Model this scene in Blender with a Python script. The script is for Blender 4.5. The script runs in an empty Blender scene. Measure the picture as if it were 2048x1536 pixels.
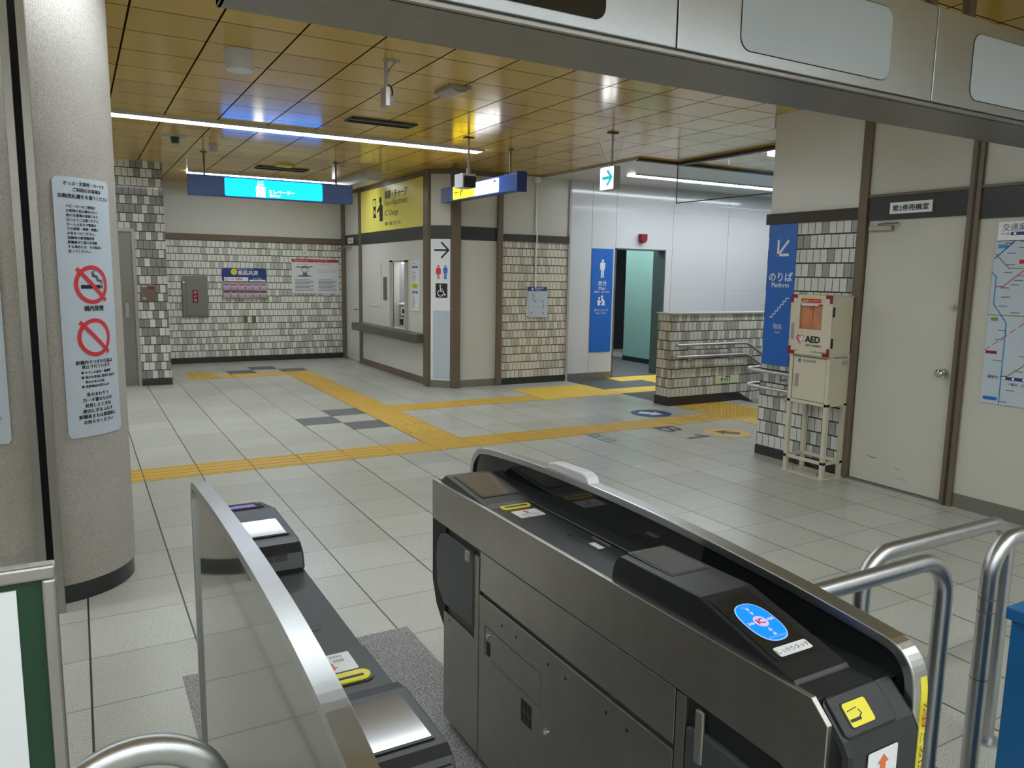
import bpy, math, random
from mathutils import Vector, Matrix
C = bpy.context.scene.collection
S = bpy.context.scene
random.seed(7)
PI = math.pi
# ------------------------------------------------------------------ camera, world, exposure
YAW, PITCH, ROLL, FPX = 0.516271806, 0.142008478, -0.016758776, 1530.67
CAM = Vector((.034, -.19, 1.576))
cd = bpy.data.cameras.new('camera'); cam = bpy.data.objects.new('camera', cd); C.objects.link(cam)
cd.sensor_width = 36.0; cd.lens = FPX / 2048 * 36.0; cd.clip_start = .02; cd.clip_end = 100
fw = Vector((math.sin(YAW)*math.cos(PITCH), math.cos(YAW)*math.cos(PITCH), -math.sin(PITCH)))
rt = Vector((math.cos(YAW), -math.sin(YAW), 0)); dn = fw.cross(rt)
r2 = rt*math.cos(ROLL) + dn*math.sin(ROLL); d2 = dn*math.cos(ROLL) - rt*math.sin(ROLL)
M = Matrix((r2, -d2, -fw)).transposed().to_4x4(); M.translation = CAM
cam.matrix_world = M; S.camera = cam
w = bpy.data.worlds.new('world'); S.world = w; w.use_nodes = True
w.node_tree.nodes['Background'].inputs[0].default_value = (.75, .8, .85, 1)
w.node_tree.nodes['Background'].inputs[1].default_value = .15
S.view_settings.view_transform = 'Standard'; S.view_settings.look = 'None'
S.view_settings.gamma = 1; S.view_settings.use_curve_mapping = False
S.view_settings.exposure = 1.12
LAMP = 12.5          # emission of the ceiling light strips
ZC = 2.97           # ceiling height

# ------------------------------------------------------------------ materials
def srgb(r, g, b):
    f = lambda c: (c/255/12.92) if c/255 <= .04045 else ((c/255+.055)/1.055)**2.4
    return (f(r), f(g), f(b), 1)
def mat(name, col, rough=.5, metal=0, spec=.5, emit=None, es=0, coat=0, noise=0, nscale=30, bump=0, aniso=None, alpha=None):
    m = bpy.data.materials.new(name); m.use_nodes = True
    nt = m.node_tree; p = nt.nodes['Principled BSDF']
    p.inputs['Base Color'].default_value = col; p.inputs['Roughness'].default_value = rough
    p.inputs['Metallic'].default_value = metal; p.inputs['Specular IOR Level'].default_value = spec
    if coat: p.inputs['Coat Weight'].default_value = coat; p.inputs['Coat Roughness'].default_value = .06
    if emit: p.inputs['Emission Color'].default_value = emit; p.inputs['Emission Strength'].default_value = es
    if noise or bump or aniso:
        tc = nt.nodes.new('ShaderNodeNewGeometry'); n = nt.nodes.new('ShaderNodeTexNoise'); n.inputs['Scale'].default_value = nscale
        n.inputs['Detail'].default_value = 4
        mp = nt.nodes.new('ShaderNodeMapping'); nt.links.new(tc.outputs['Position'], mp.inputs[0]); nt.links.new(mp.outputs[0], n.inputs['Vector'])
        if aniso: mp.inputs['Scale'].default_value = aniso
        if noise:
            mx = nt.nodes.new('ShaderNodeMix'); mx.data_type = 'RGBA'; mx.blend_type = 'MULTIPLY'; mx.inputs[0].default_value = 1
            mr = nt.nodes.new('ShaderNodeMapRange'); mr.inputs['From Min'].default_value = .3; mr.inputs['From Max'].default_value = .7
            mr.inputs['To Min'].default_value = 1-noise; mr.inputs['To Max'].default_value = 1
            nt.links.new(n.outputs[0], mr.inputs[0]); nt.links.new(mr.outputs[0], mx.inputs[7]); mx.inputs[6].default_value = col
            nt.links.new(mx.outputs[2], p.inputs['Base Color'])
        if bump:
            b = nt.nodes.new('ShaderNodeBump'); b.inputs['Strength'].default_value = bump; b.inputs['Distance'].default_value = .002
            nt.links.new(n.outputs[0], b.inputs['Height']); nt.links.new(b.outputs[0], p.inputs['Normal'])
    return m
class NT:
    def __init__(s, name, rough=.4, coat=0, spec=.5):
        s.m = bpy.data.materials.new(name); s.m.use_nodes = True; s.t = s.m.node_tree; s.p = s.t.nodes['Principled BSDF']
        s.p.inputs['Roughness'].default_value = rough; s.p.inputs['Coat Weight'].default_value = coat; s.p.inputs['Coat Roughness'].default_value = .05
        s.p.inputs['Specular IOR Level'].default_value = spec
        g = s.t.nodes.new('ShaderNodeNewGeometry'); x = s.t.nodes.new('ShaderNodeSeparateXYZ'); s.t.links.new(g.outputs['Position'], x.inputs[0])
        s.pos = g.outputs['Position']; s.x, s.y, s.z = x.outputs
    def m_(s, op, a, b=None, c=None):
        n = s.t.nodes.new('ShaderNodeMath'); n.operation = op
        for i, v in enumerate((a, b, c)):
            if v is None: continue
            if isinstance(v, (int, float)): n.inputs[i].default_value = v
            else: s.t.links.new(v, n.inputs[i])
        return n.outputs[0]
    def mix(s, f, a, b):
        n = s.t.nodes.new('ShaderNodeMix'); n.data_type = 'RGBA'
        for i, v in ((0, f), (6, a), (7, b)):
            if isinstance(v, (int, float)): n.inputs[i].default_value = v
            elif isinstance(v, tuple): n.inputs[i].default_value = v
            else: s.t.links.new(v, n.inputs[i])
        return n.outputs[2]
    def wn(s, a, b):
        c = s.t.nodes.new('ShaderNodeCombineXYZ'); s.t.links.new(a, c.inputs[0]); s.t.links.new(b, c.inputs[1])
        n = s.t.nodes.new('ShaderNodeTexWhiteNoise'); n.noise_dimensions = '3D'; s.t.links.new(c.outputs[0], n.inputs[0]); return n.outputs[0]
    def noise(s, scale, detail=3, vec=None):
        n = s.t.nodes.new('ShaderNodeTexNoise'); n.inputs['Scale'].default_value = scale; n.inputs['Detail'].default_value = detail
        s.t.links.new(vec or s.pos, n.inputs['Vector']); return n.outputs[0]
    def ramp(s, v, lo, hi, a=0, b=1):
        n = s.t.nodes.new('ShaderNodeMapRange'); n.inputs[1].default_value = lo; n.inputs[2].default_value = hi; n.inputs[3].default_value = a; n.inputs[4].default_value = b
        s.t.links.new(v, n.inputs[0]); return n.outputs[0]
    def bump(s, h, st=.5, d=.002):
        n = s.t.nodes.new('ShaderNodeBump'); n.inputs['Strength'].default_value = st; n.inputs['Distance'].default_value = d
        s.t.links.new(h, n.inputs['Height']); s.t.links.new(n.outputs[0], s.p.inputs['Normal'])
    def col(s, v): s.t.links.new(v, s.p.inputs['Base Color']); return s.m
def tile_mat(name, axis, light, grey, frac,  w=.0705, h=.116, z0=.09, off=0.0, grout=(.035,.033,.03,1), alt=False):
    n = NT(name, .22, .3)
    ax = n.x if axis == 'x' else n.y
    v = n.m_('DIVIDE', n.m_('SUBTRACT', n.z, z0), h); row = n.m_('FLOOR', v); fv = n.m_('FRACT', v)
    sh = n.m_('MULTIPLY', n.m_('MODULO', n.m_('ADD', row, 100), 2), .42)
    u = n.m_('ADD', n.m_('DIVIDE', n.m_('SUBTRACT', ax, off), w), sh); cl = n.m_('FLOOR', u); fu = n.m_('FRACT', u)
    r = n.wn(cl, row)
    r2_ = n.wn(row, cl)
    pick = n.m_('LESS_THAN', r, frac)
    if alt:
        par = n.m_('MODULO', n.m_('ADD', cl, 200), 2); pick = n.m_('ABSOLUTE', n.m_('SUBTRACT', par, n.m_('LESS_THAN', r, .24)))
    base = n.mix(pick, light, grey)
    base = n.mix(n.m_('MULTIPLY', r2_, .22), base, grey)
    eh = n.m_('MAXIMUM', n.m_('LESS_THAN', fv, .05), n.m_('GREATER_THAN', fv, .95))
    ev = n.m_('MAXIMUM', n.m_('LESS_THAN', fu, .04), n.m_('GREATER_THAN', fu, .96))
    g = n.m_('MAXIMUM', eh, ev)
    n.t.links.new(n.m_('ADD', n.m_('MULTIPLY', g, .6), .2), n.p.inputs['Roughness'])
    n.bump(n.m_('SUBTRACT', 1, g), .6, .003)
    return n.col(n.mix(g, base, grout))
def floor_mat():
    n = NT('terrazzo floor tiles', .3, .0)
    u = n.m_('DIVIDE', n.x, .4); v = n.m_('DIVIDE', n.m_('ADD', n.y, .015), .4)
    r = n.wn(n.m_('FLOOR', u), n.m_('FLOOR', v)); fu = n.m_('FRACT', u); fv = n.m_('FRACT', v)
    # seams between pairs of tiles along y are tighter than those along x, as laid
    a = n.m_('MAXIMUM', n.m_('LESS_THAN', fu, .010), n.m_('GREATER_THAN', fu, .990))
    b = n.m_('MAXIMUM', n.m_('LESS_THAN', fv, .0075), n.m_('GREATER_THAN', fv, .9925))
    g = n.m_('MAXIMUM', a, n.m_('MULTIPLY', b, .6))
    sp = n.noise(170, 1); big = n.noise(1.3, 3); mid = n.noise(4, 2)
    c = n.mix(n.ramp(sp, .3, .48), srgb(132, 133, 124), srgb(194, 194, 186))
    c = n.mix(n.ramp(mid, .35, .7, 0, .18), c, srgb(172, 170, 158))
    c = n.mix(n.m_('MULTIPLY', r, .5), c, srgb(156, 155, 145))
    c = n.mix(n.ramp(big, .45, .75, 0, .35), c, srgb(160, 155, 142))
    c = n.mix(g, c, srgb(58, 55, 47))
    n.p.inputs['Roughness'].default_value = .3
    n.bump(n.m_('SUBTRACT', n.m_('MULTIPLY', sp, .05), g), .3, .0015)
    return n.col(c)
def ceil_mat():
    n = NT('gold enamel ceiling panels', .1, .0, .38)
    u = n.m_('DIVIDE', n.m_('SUBTRACT', n.x, .363), .4565); v = n.m_('DIVIDE', n.m_('SUBTRACT', n.y, 4.632), .4595)
    fu = n.m_('FRACT', u); fv = n.m_('FRACT', v); r = n.wn(n.m_('FLOOR', u), n.m_('FLOOR', v))
    a = n.m_('MAXIMUM', n.m_('LESS_THAN', fu, .013), n.m_('GREATER_THAN', fu, .987))
    b = n.m_('MAXIMUM', n.m_('LESS_THAN', fv, .010), n.m_('GREATER_THAN', fv, .990))
    g = n.m_('MAXIMUM', a, b)
    c = n.mix(r, srgb(205, 170, 74), srgb(190, 156, 64))
    c = n.mix(g, c, srgb(44, 32, 12))
    n.t.links.new(n.m_('ADD', n.m_('MULTIPLY', g, .5), .17), n.p.inputs['Roughness'])
    n.t.links.new(n.m_('MULTIPLY', n.m_('SUBTRACT', 1, g), .34), n.p.inputs['Specular IOR Level'])
    n.bump(n.m_('MULTIPLY', n.noise(2.2, 1), 1), .12, .01)
    return n.col(c)
def granite(name, a, b, sc):
    n = NT(name, .6); return n.col(n.mix(n.ramp(n.noise(sc, 3), .38, .6), a, b))
def stone_mat():
    n = NT('sand plaster column', .85)
    f = n.noise(190, 3); b = n.noise(3, 4)
    c = n.mix(n.ramp(f, .3, .65), srgb(150, 144, 138), srgb(186, 180, 172))
    c = n.mix(n.ramp(b, .4, .75, 0, .35), c, srgb(150, 140, 130)); n.bump(f, .5, .003); return n.col(c)
def steel(name, col, rough=.32, axis=(1, 1, 60), nz=.12):
    return mat(name, col, rough, 1, noise=nz, nscale=12, aniso=axis, bump=.05)
def glassm(name, col, rough=.02, alpha=.2):
    m = bpy.data.materials.new(name); m.use_nodes = True; nt = m.node_tree; nt.nodes.clear()
    o = nt.nodes.new('ShaderNodeOutputMaterial'); t = nt.nodes.new('ShaderNodeBsdfTransparent'); g = nt.nodes.new('ShaderNodeBsdfGlossy')
    t.inputs[0].default_value = col; g.inputs['Roughness'].default_value = rough
    fr = nt.nodes.new('ShaderNodeFresnel'); fr.inputs[0].default_value = 1.5
    ge = nt.nodes.new('ShaderNodeNewGeometry'); iv = nt.nodes.new('ShaderNodeMath'); iv.operation = 'SUBTRACT'; iv.inputs[0].default_value = 1; nt.links.new(ge.outputs['Backfacing'], iv.inputs[1])
    ml = nt.nodes.new('ShaderNodeMath'); ml.operation = 'MULTIPLY'; nt.links.new(iv.outputs[0], ml.inputs[0]); nt.links.new(fr.outputs[0], ml.inputs[1])
    mx = nt.nodes.new('ShaderNodeMixShader'); nt.links.new(ml.outputs[0], mx.inputs[0]); nt.links.new(t.outputs[0], mx.inputs[1]); nt.links.new(g.outputs[0], mx.inputs[2])
    nt.links.new(mx.outputs[0], o.inputs[0]); return m
K = {}
K['floor'] = floor_mat(); K['ceil'] = ceil_mat(); K['stone'] = stone_mat()
K['granite'] = granite('speckled granite', srgb(98, 96, 98), srgb(160, 158, 158), 150)
K['greytile'] = granite('dark grey floor tile', srgb(84, 84, 86), srgb(108, 108, 108), 200)
K['darkfloor'] = granite('charcoal vinyl floor', srgb(66, 67, 69), srgb(80, 81, 83), 300)
K['t_back'] = tile_mat('pale grey wall tiles', 'x', srgb(230, 230, 220), srgb(190, 190, 180), .34)
K['t_col'] = tile_mat('grey and white checked tiles', 'x', srgb(216, 214, 206), srgb(136, 135, 131), .5, .0725, alt=True)
K['t_coly'] = tile_mat('grey and white checked tiles side', 'y', srgb(216, 214, 206), srgb(136, 135, 131), .5, .0725, alt=True)
K['t_front'] = tile_mat('cream wall tiles', 'x', srgb(216, 209, 193), srgb(186, 179, 164), .3, .0655)
K['t_low'] = tile_mat('white and grey wall tiles', 'x', srgb(220, 216, 206), srgb(172, 169, 160), .34, .0655, .1165, .104)
K['t_lowy'] = tile_mat('beige end wall tiles', 'y', srgb(206, 196, 180), srgb(160, 150, 136), .3, .0655, .1165, .104)
K['t_aed'] = tile_mat('white tiles with grey ones', 'y', srgb(218, 218, 214), srgb(158, 158, 155), .3, .0685, .1165, .08)
K['t_aedx'] = tile_mat('white tiles with grey ones side', 'x', srgb(218, 218, 214), srgb(158, 158, 155), .3, .0685, .1165, .08)
K['enamel'] = mat('cream enamel panel', srgb(200, 197, 187), .3, noise=.04, nscale=2)
K['enamel_w'] = mat('off white enamel panel', srgb(214, 212, 206), .22, noise=.03, nscale=2)
K['white_wall'] = mat('glossy white wall panel', srgb(208, 208, 212), .12, coat=.3)
K['white_ceil'] = mat('white ceiling panel', srgb(196, 197, 198), .35)
K['brown'] = mat('bronze brown metal', srgb(112, 98, 82), .42, .1, noise=.12, nscale=4)
K['dbrown'] = mat('dark bronze band', srgb(62, 54, 48), .45, .2)
K['black_band'] = mat('charcoal band', srgb(46, 48, 48), .35)
K['skirt'] = mat('dark stone skirting', srgb(46, 48, 46), .3, noise=.2, nscale=60)
K['greyskirt'] = mat('grey metal skirting', srgb(136, 132, 126), .4, .5, noise=.1, nscale=6)
K['steel'] = steel('brushed stainless steel', (.60, .625, .655, 1), .36)
K['steel_dk'] = steel('dull brushed steel', (.26, .25, .235, 1), .4)
K['steel_md'] = steel('worn brushed steel', (.40, .385, .36, 1), .38)
K['steel_side'] = steel('brushed gate side steel', (.50, .48, .45, 1), .38, (60, 1, 1), .1)
K['steel_lo'] = steel('brushed lower gate steel', (.42, .405, .38, 1), .42, (60, 1, 1), .1)
K['pipe'] = mat('satin stainless pipe', (.5, .51, .52, 1), .36, 1, noise=.08, nscale=20)
K['chrome'] = mat('polished chrome', (.6, .6, .6, 1), .12, 1)
K['rail'] = steel('gate rail steel', (.62, .63, .65, 1), .3, (1, 1, 1), .06)
K['smoke'] = mat('smoked gloss panel', (.012, .014, .015, 1), .06, spec=.7)
K['smoke_grey'] = mat('grey smoked gloss panel', srgb(88, 90, 86), .07, spec=1.0, coat=1)
K['gate_blk'] = mat('charcoal gate plastic', srgb(32, 34, 38), .34, noise=.06, nscale=200)
K['gate_dk'] = mat('dark gate plastic', srgb(34, 36, 38), .35)
K['rubber'] = mat('black rubber', srgb(18, 18, 18), .6)
K['flap'] = mat('grey flap', srgb(66, 72, 74), .4)
K['lcd'] = mat('unlit display', srgb(86, 88, 96), .12, coat=.5)
K['lcd_b'] = mat('dim display glass', srgb(104, 98, 90), .12, coat=.5)
K['yellow'] = mat('signal yellow', srgb(222, 208, 50), .35)
K['paper'] = mat('white label', srgb(222, 222, 226), .35)
K['paper_b'] = mat('bluish white board', srgb(190, 200, 212), .25, coat=.3)
K['ink'] = mat('black ink', srgb(28, 28, 32), .5)
K['inkg'] = mat('grey ink', srgb(110, 112, 118), .5)
K['red'] = mat('sign red', srgb(208, 56, 66), .4)
K['dred'] = mat('dark red', srgb(130, 18, 36), .4)
K['crimson'] = mat('crimson print', srgb(190, 30, 64), .4)
K['orange'] = mat('orange print', srgb(226, 112, 62), .5)
K['blue'] = mat('sign blue', srgb(34, 104, 198), .3)
K['dblue'] = mat('sign housing blue', srgb(38, 70, 132), .35)
K['navy'] = mat('navy print', srgb(40, 60, 130), .4)
K['skyb'] = mat('light blue print', srgb(70, 140, 205), .4)
K['olive'] = mat('olive print', srgb(120, 140, 70), .4)
K['white'] = mat('white print', srgb(232, 234, 238), .35)
K['pink'] = mat('pink leaflet', srgb(206, 172, 186), .5)
K['green'] = mat('dark green board', srgb(24, 62, 40), .4)
K['egreen'] = mat('exit green', srgb(20, 110, 70), .4)
K['glow'] = mat('luminous pale green', srgb(206, 220, 178), .5)
K['alu'] = mat('matt aluminium', srgb(176, 172, 168), .35, .8)
K['cream'] = mat('cream painted steel', srgb(206, 198, 178), .4)
K['creamd'] = mat('cream cabinet seam', srgb(120, 112, 98), .5)
K['teal'] = mat('pale teal partition', srgb(136, 172, 162), .3)
K['teald'] = mat('dark teal jamb', srgb(84, 100, 96), .4)
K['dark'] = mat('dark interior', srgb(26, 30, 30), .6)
K['ysign'] = mat('yellow sign face', srgb(244, 232, 112), .3)
K['tact'] = mat('yellow tactile paving', srgb(205, 164, 62), .45, noise=.12, nscale=40)
K['tactb'] = mat('bright yellow tactile paving', srgb(226, 190, 60), .4, noise=.06, nscale=40)
K['boxblue'] = mat('blue painted box', srgb(30, 96, 150), .4)
K['whiteplas'] = mat('white plastic', srgb(216, 216, 222), .35)
K['greyplas'] = mat('light grey plastic', srgb(170, 168, 165), .4)
K['panelgrey'] = mat('pale grey acrylic window', srgb(188, 196, 204), .2)
K['glass'] = glassm('clear smoke screen glass', (.95, .98, .975, 1))
K['acrylic'] = glassm('clear acrylic', (.92, .93, .93, 1))
K['bag'] = mat('orange rescue bag', srgb(246, 156, 112), .4, noise=.2, nscale=15)
def emis(name, col, st): return mat(name, (0, 0, 0, 1), .5, emit=col, es=st)
K['lamp'] = emis('lit lamp', (.86, .955, 1, 1), LAMP)
K['lamp_soft'] = emis('soft lit lamp', (.95, .95, 1, 1), 2.0)
K['fill_dim'] = emis('dim fill strip', (.86, .955, 1, 1), LAMP*.75)
K['e_blue'] = emis('backlit blue sign', srgb(0, 128, 240), 2.0)
K['e_white'] = emis('backlit white', (1, 1, 1, 1), 3.2)
K['e_cyan'] = emis('backlit cyan green arrow', srgb(0, 170, 180), .6)
K['e_yel'] = emis('backlit yellow', srgb(250, 215, 30), 2.2)
K['e_ic'] = emis('reader glow blue', srgb(0, 112, 245), .9)
K['e_icw'] = emis('reader glow white', srgb(190, 180, 255), .6)
K['e_rim'] = emis('reader rim', srgb(120, 160, 255), .8)
K['e_violet'] = emis('violet display light', srgb(140, 120, 220), .35)

# ------------------------------------------------------------------ mesh builder
_tc = {}
def text_mesh(s):
    if s not in _tc:
        cu = bpy.data.curves.new('lettering', 'FONT'); cu.body = s; cu.size = 1; cu.resolution_u = 2
        o = bpy.data.objects.new('lettering', cu); m = bpy.data.meshes.new_from_object(o)
        _tc[s] = ([tuple(v.co) for v in m.vertices], [tuple(p.vertices) for p in m.polygons])
        bpy.data.objects.remove(o); bpy.data.curves.remove(cu); bpy.data.meshes.remove(m)
    return _tc[s]
def frame(O, U, V):
    O, U, V = Vector(O), Vector(U).normalized(), Vector(V).normalized(); N = U.cross(V)
    return lambda a, b, c: O + U*a + V*b + N*c
IDN = lambda a, b, c: Vector((a, b, c))
class MB:
    def __init__(s, f=None): s.v = []; s.f = []; s.mi = []; s.sm = []; s.mats = []; s.map = f or IDN
    def mid(s, m):
        if m not in s.mats: s.mats.append(m)
        return s.mats.index(m)
    def add(s, vs, fs, m, smooth=False):
        o = len(s.v); s.v += [s.map(*p) for p in vs]; i = s.mid(m)
        for q in fs: s.f.append([o+k for k in q]); s.mi.append(i); s.sm.append(smooth)
        return s
    def box(s, x0, x1, y0, y1, z0, z1, m):
        v = [(x, y, z) for x in (x0, x1) for y in (y0, y1) for z in (z0, z1)]
        return s.add(v, [(0,1,3,2), (4,6,7,5), (0,4,5,1), (2,3,7,6), (0,2,6,4), (1,5,7,3)], m)
    def prism(s, poly, c0, c1, m, ax=2):
        n = len(poly)
        mk = {2: lambda p, c: (p[0], p[1], c), 0: lambda p, c: (c, p[0], p[1]), 1: lambda p, c: (p[0], c, p[1])}[ax]
        v = [mk(p, c0) for p in poly] + [mk(p, c1) for p in poly]
        return s.add(v, [tuple(range(n))[::-1], tuple(range(n, 2*n))] + [(i, (i+1) % n, n+(i+1) % n, n+i) for i in range(n)], m)
    def face(s, poly, c, m): return s.add([(p[0], p[1], c) for p in poly], [tuple(range(len(poly)))], m)
    def rect(s, a0, b0, a1, b1, c, m, sub=1):
        for i in range(sub):
            x0 = a0+(a1-a0)*i/sub; x1 = a0+(a1-a0)*(i+1)/sub
            s.face([(x0, b0), (x1, b0), (x1, b1), (x0, b1)], c, m)
        return s
    def disc(s, a, b, r, c, m, n=32, ry=None): return s.face([(a+r*math.cos(2*PI*i/n), b+(ry or r)*math.sin(2*PI*i/n)) for i in range(n)], c, m)
    def ring(s, a, b, r0, r1, c, m, n=48, t0=0, t1=2*PI):
        for i in range(n):
            p, q = t0+(t1-t0)*i/n, t0+(t1-t0)*(i+1)/n
            s.face([(a+r0*math.cos(p), b+r0*math.sin(p)), (a+r1*math.cos(p), b+r1*math.sin(p)), (a+r1*math.cos(q), b+r1*math.sin(q)), (a+r0*math.cos(q), b+r0*math.sin(q))], c, m)
        return s
    def line(s, pts, w, c, m):
        for (x0, y0), (x1, y1) in zip(pts, pts[1:]):
            d = math.hypot(x1-x0, y1-y0) or 1; k = .5*w/d; nx, ny = -(y1-y0)*k, (x1-x0)*k; ex, ey = (x1-x0)*k*.6, (y1-y0)*k*.6
            s.face([(x0-ex+nx, y0-ey+ny), (x0-ex-nx, y0-ey-ny), (x1+ex-nx, y1+ey-ny), (x1+ex+nx, y1+ey+ny)], c, m)
        return s
    def text(s, t, a, b, size, m, al='C', c=.0015, fit=None, rot=0, bold=0):
        if bold:
            for k in (-1, 1): s.text(t, a+k*size*bold, b, size, m, al, c+.00015*(k+1), fit, rot); s.text(t, a, b+k*size*bold*.7, size, m, al, c+.00015*(k+2), fit, rot)
            return s
        vs, fs = text_mesh(t)
        if not vs: return s
        x0 = min(v[0] for v in vs); x1 = max(v[0] for v in vs); y0 = min(v[1] for v in vs); y1 = max(v[1] for v in vs)
        kx = (fit/(x1-x0)) if fit else size
        dx = {'C': (x0+x1)/2, 'L': x0, 'R': x1}[al]; dy = (y0+y1)/2; cr, sr = math.cos(rot), math.sin(rot)
        P = []
        for v in vs:
            u, q = (v[0]-dx)*kx, (v[1]-dy)*size; P.append((a+u*cr-q*sr, b+u*sr+q*cr, c))
        return s.add(P, fs, m)
    def cyl(s, p, q, r, m, n=24, r2=None, caps=True):
        p, q = Vector(p), Vector(q); d = (q-p).normalized(); a = d.orthogonal().normalized(); b = d.cross(a); r2 = r if r2 is None else r2
        v = [tuple(p+(a*math.cos(2*PI*i/n)+b*math.sin(2*PI*i/n))*r) for i in range(n)] + [tuple(q+(a*math.cos(2*PI*i/n)+b*math.sin(2*PI*i/n))*r2) for i in range(n)]
        s.add(v, [(i, (i+1) % n, n+(i+1) % n, n+i) for i in range(n)], m, True)
        if caps: s.add(v, [tuple(range(n))[::-1], tuple(range(n, 2*n))], m)
        return s
    def tube(s, pts, r, m, n=20):
        pts = [Vector(p) for p in pts]; rings = []; up = None
        for i, p in enumerate(pts):
            t = ((pts[min(i+1, len(pts)-1)]-p).normalized() + (p-pts[max(i-1, 0)]).normalized()).normalized()
            if up is None: up = t.orthogonal().normalized()
            up = (up - t*up.dot(t)).normalized(); b = t.cross(up)
            rings.append([tuple(p+(up*math.cos(2*PI*k/n)+b*math.sin(2*PI*k/n))*r) for k in range(n)])
        v = [x for g in rings for x in g]
        s.add(v, [(i*n+k, i*n+(k+1) % n, (i+1)*n+(k+1) % n, (i+1)*n+k) for i in range(len(pts)-1) for k in range(n)], m, True)
        s.add(v, [tuple(range(n))[::-1], tuple((len(pts)-1)*n+k for k in range(n))], m); return s
    def build(s, name, parent=None, bevel=0, **kw):
        me = bpy.data.meshes.new(name); o = bpy.data.objects.new(name, me); C.objects.link(o)
        org = world_loc(parent) if parent else Vector((0, 0, 0))
        if not parent:
            lo = [min(v[i] for v in s.v) for i in range(3)]; hi = [max(v[i] for v in s.v) for i in range(3)]
            org = Vector(((lo[0]+hi[0])/2, (lo[1]+hi[1])/2, lo[2])); o.location = org
        me.from_pydata([v-org for v in s.v], [], s.f)
        for m in s.mats: me.materials.append(m)
        me.polygons.foreach_set('material_index', s.mi); me.polygons.foreach_set('use_smooth', s.sm); me.update()
        if parent: o.parent = parent
        if bevel:
            b = o.modifiers.new('bevel', 'BEVEL'); b.width = bevel; b.segments = 2; b.limit_method = 'ANGLE'; b.angle_limit = math.radians(40)
        return tag(o, **kw)
def world_loc(o):
    v = Vector(o.location)
    while o.parent: o = o.parent; v += o.location
    return v
def tag(o, label=None, cat=None, group=None, kind=None):
    if label: o['label'] = label
    if cat: o['category'] = cat
    if group: o['group'] = group
    if kind: o['kind'] = kind
    return o
def thing(name, loc, label, cat, group=None):
    o = bpy.data.objects.new(name, None); o.empty_display_size = .05; o.location = loc; C.objects.link(o); return tag(o, label, cat, group)
def struct(b, name, parent=None, bevel=0): return b.build(name, parent, bevel, kind=None if parent else 'structure')
def bx(*a): return MB().box(*a)
def wy(Y): return frame((0, Y, 0), (1, 0, 0), (0, 0, 1))           # wall facing -y: a = x, b = z
def wx(X): return frame((X, 0, 0), (0, -1, 0), (0, 0, 1))          # wall facing -x: a = -y, b = z
def rr(a0, b0, a1, b1, r, n=6):
    P = []
    for cx, cy, t in ((a1-r, b1-r, 0), (a0+r, b1-r, 90), (a0+r, b0+r, 180), (a1-r, b0+r, 270)):
        for i in range(n+1):
            q = math.radians(t+90*i/n); P.append((cx+r*math.cos(q), cy+r*math.sin(q)))
    return P
def man(b, a, z, h, m, c=.0015, woman=False):
    b.disc(a, z+h*.93, h*.075, c, m, 20)
    if woman:
        b.face([(a-h*.1, z+h*.82), (a-h*.06, z+h*.84), (a+h*.06, z+h*.84), (a+h*.1, z+h*.82), (a+h*.2, z+h*.34), (a-h*.2, z+h*.34)], c, m)
        b.line([(a-h*.13, z+h*.8), (a-h*.2, z+h*.5)], h*.05, c, m); b.line([(a+h*.13, z+h*.8), (a+h*.2, z+h*.5)], h*.05, c, m)
        b.rect(a-h*.08, z, a-h*.015, z+h*.36, c, m); b.rect(a+h*.015, z, a+h*.08, z+h*.36, c, m)
    else:
        b.face([(a-h*.17, z+h*.8), (a-h*.13, z+h*.84), (a+h*.13, z+h*.84), (a+h*.17, z+h*.8), (a+h*.17, z+h*.44), (a+h*.12, z+h*.44), (a+h*.1, z+h*.74), (a+h*.1, z+h*.4), (a-h*.1, z+h*.4), (a-h*.1, z+h*.74), (a-h*.12, z+h*.44), (a-h*.17, z+h*.44)], c, m)
        b.rect(a-h*.1, z, a-h*.015, z+h*.42, c, m); b.rect(a+h*.015, z, a+h*.1, z+h*.42, c, m)
def arrow(b, x, y, L, ang, w, m, c=.0015, head=.5):
    cs, sn = math.cos(ang), math.sin(ang); P = lambda u, v: (x+u*cs-v*sn, y+u*sn+v*cs)
    b.line([P(-L/2, 0), P(L/2-w*.6, 0)], w, c, m)
    b.line([P(L/2-L*head, L*head), P(L/2, 0)], w, c+.0002, m); b.line([P(L/2-L*head, -L*head), P(L/2, 0)], w, c+.0004, m)
def solid_arrow(b, x, y, L, ang, m, c=.0015):
    cs, sn = math.cos(ang), math.sin(ang); P = lambda u, v: (x+u*cs*L-v*sn*L, y+u*sn*L+v*cs*L)
    b.face([P(.5, 0), P(.05, .42), P(.05, -.42)], c, m); b.face([P(.06, .2), P(-.5, .2), P(-.5, -.2), P(.06, -.2)], c, m)
def wheelchair(b, a, z, h, m, c=.0015):
    b.disc(a-h*.05, z+h*.92, h*.08, c, m, 16); b.line([(a-h*.05, z+h*.8), (a-h*.02, z+h*.45), (a+h*.22, z+h*.45), (a+h*.34, z+h*.12), (a+h*.44, z+h*.17)], h*.08, c, m)
    b.line([(a-h*.04, z+h*.64), (a+h*.18, z+h*.62)], h*.06, c, m); b.ring(a-h*.02, z+h*.28, h*.22, h*.29, c, m, 30, math.radians(110), math.radians(350))

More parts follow.
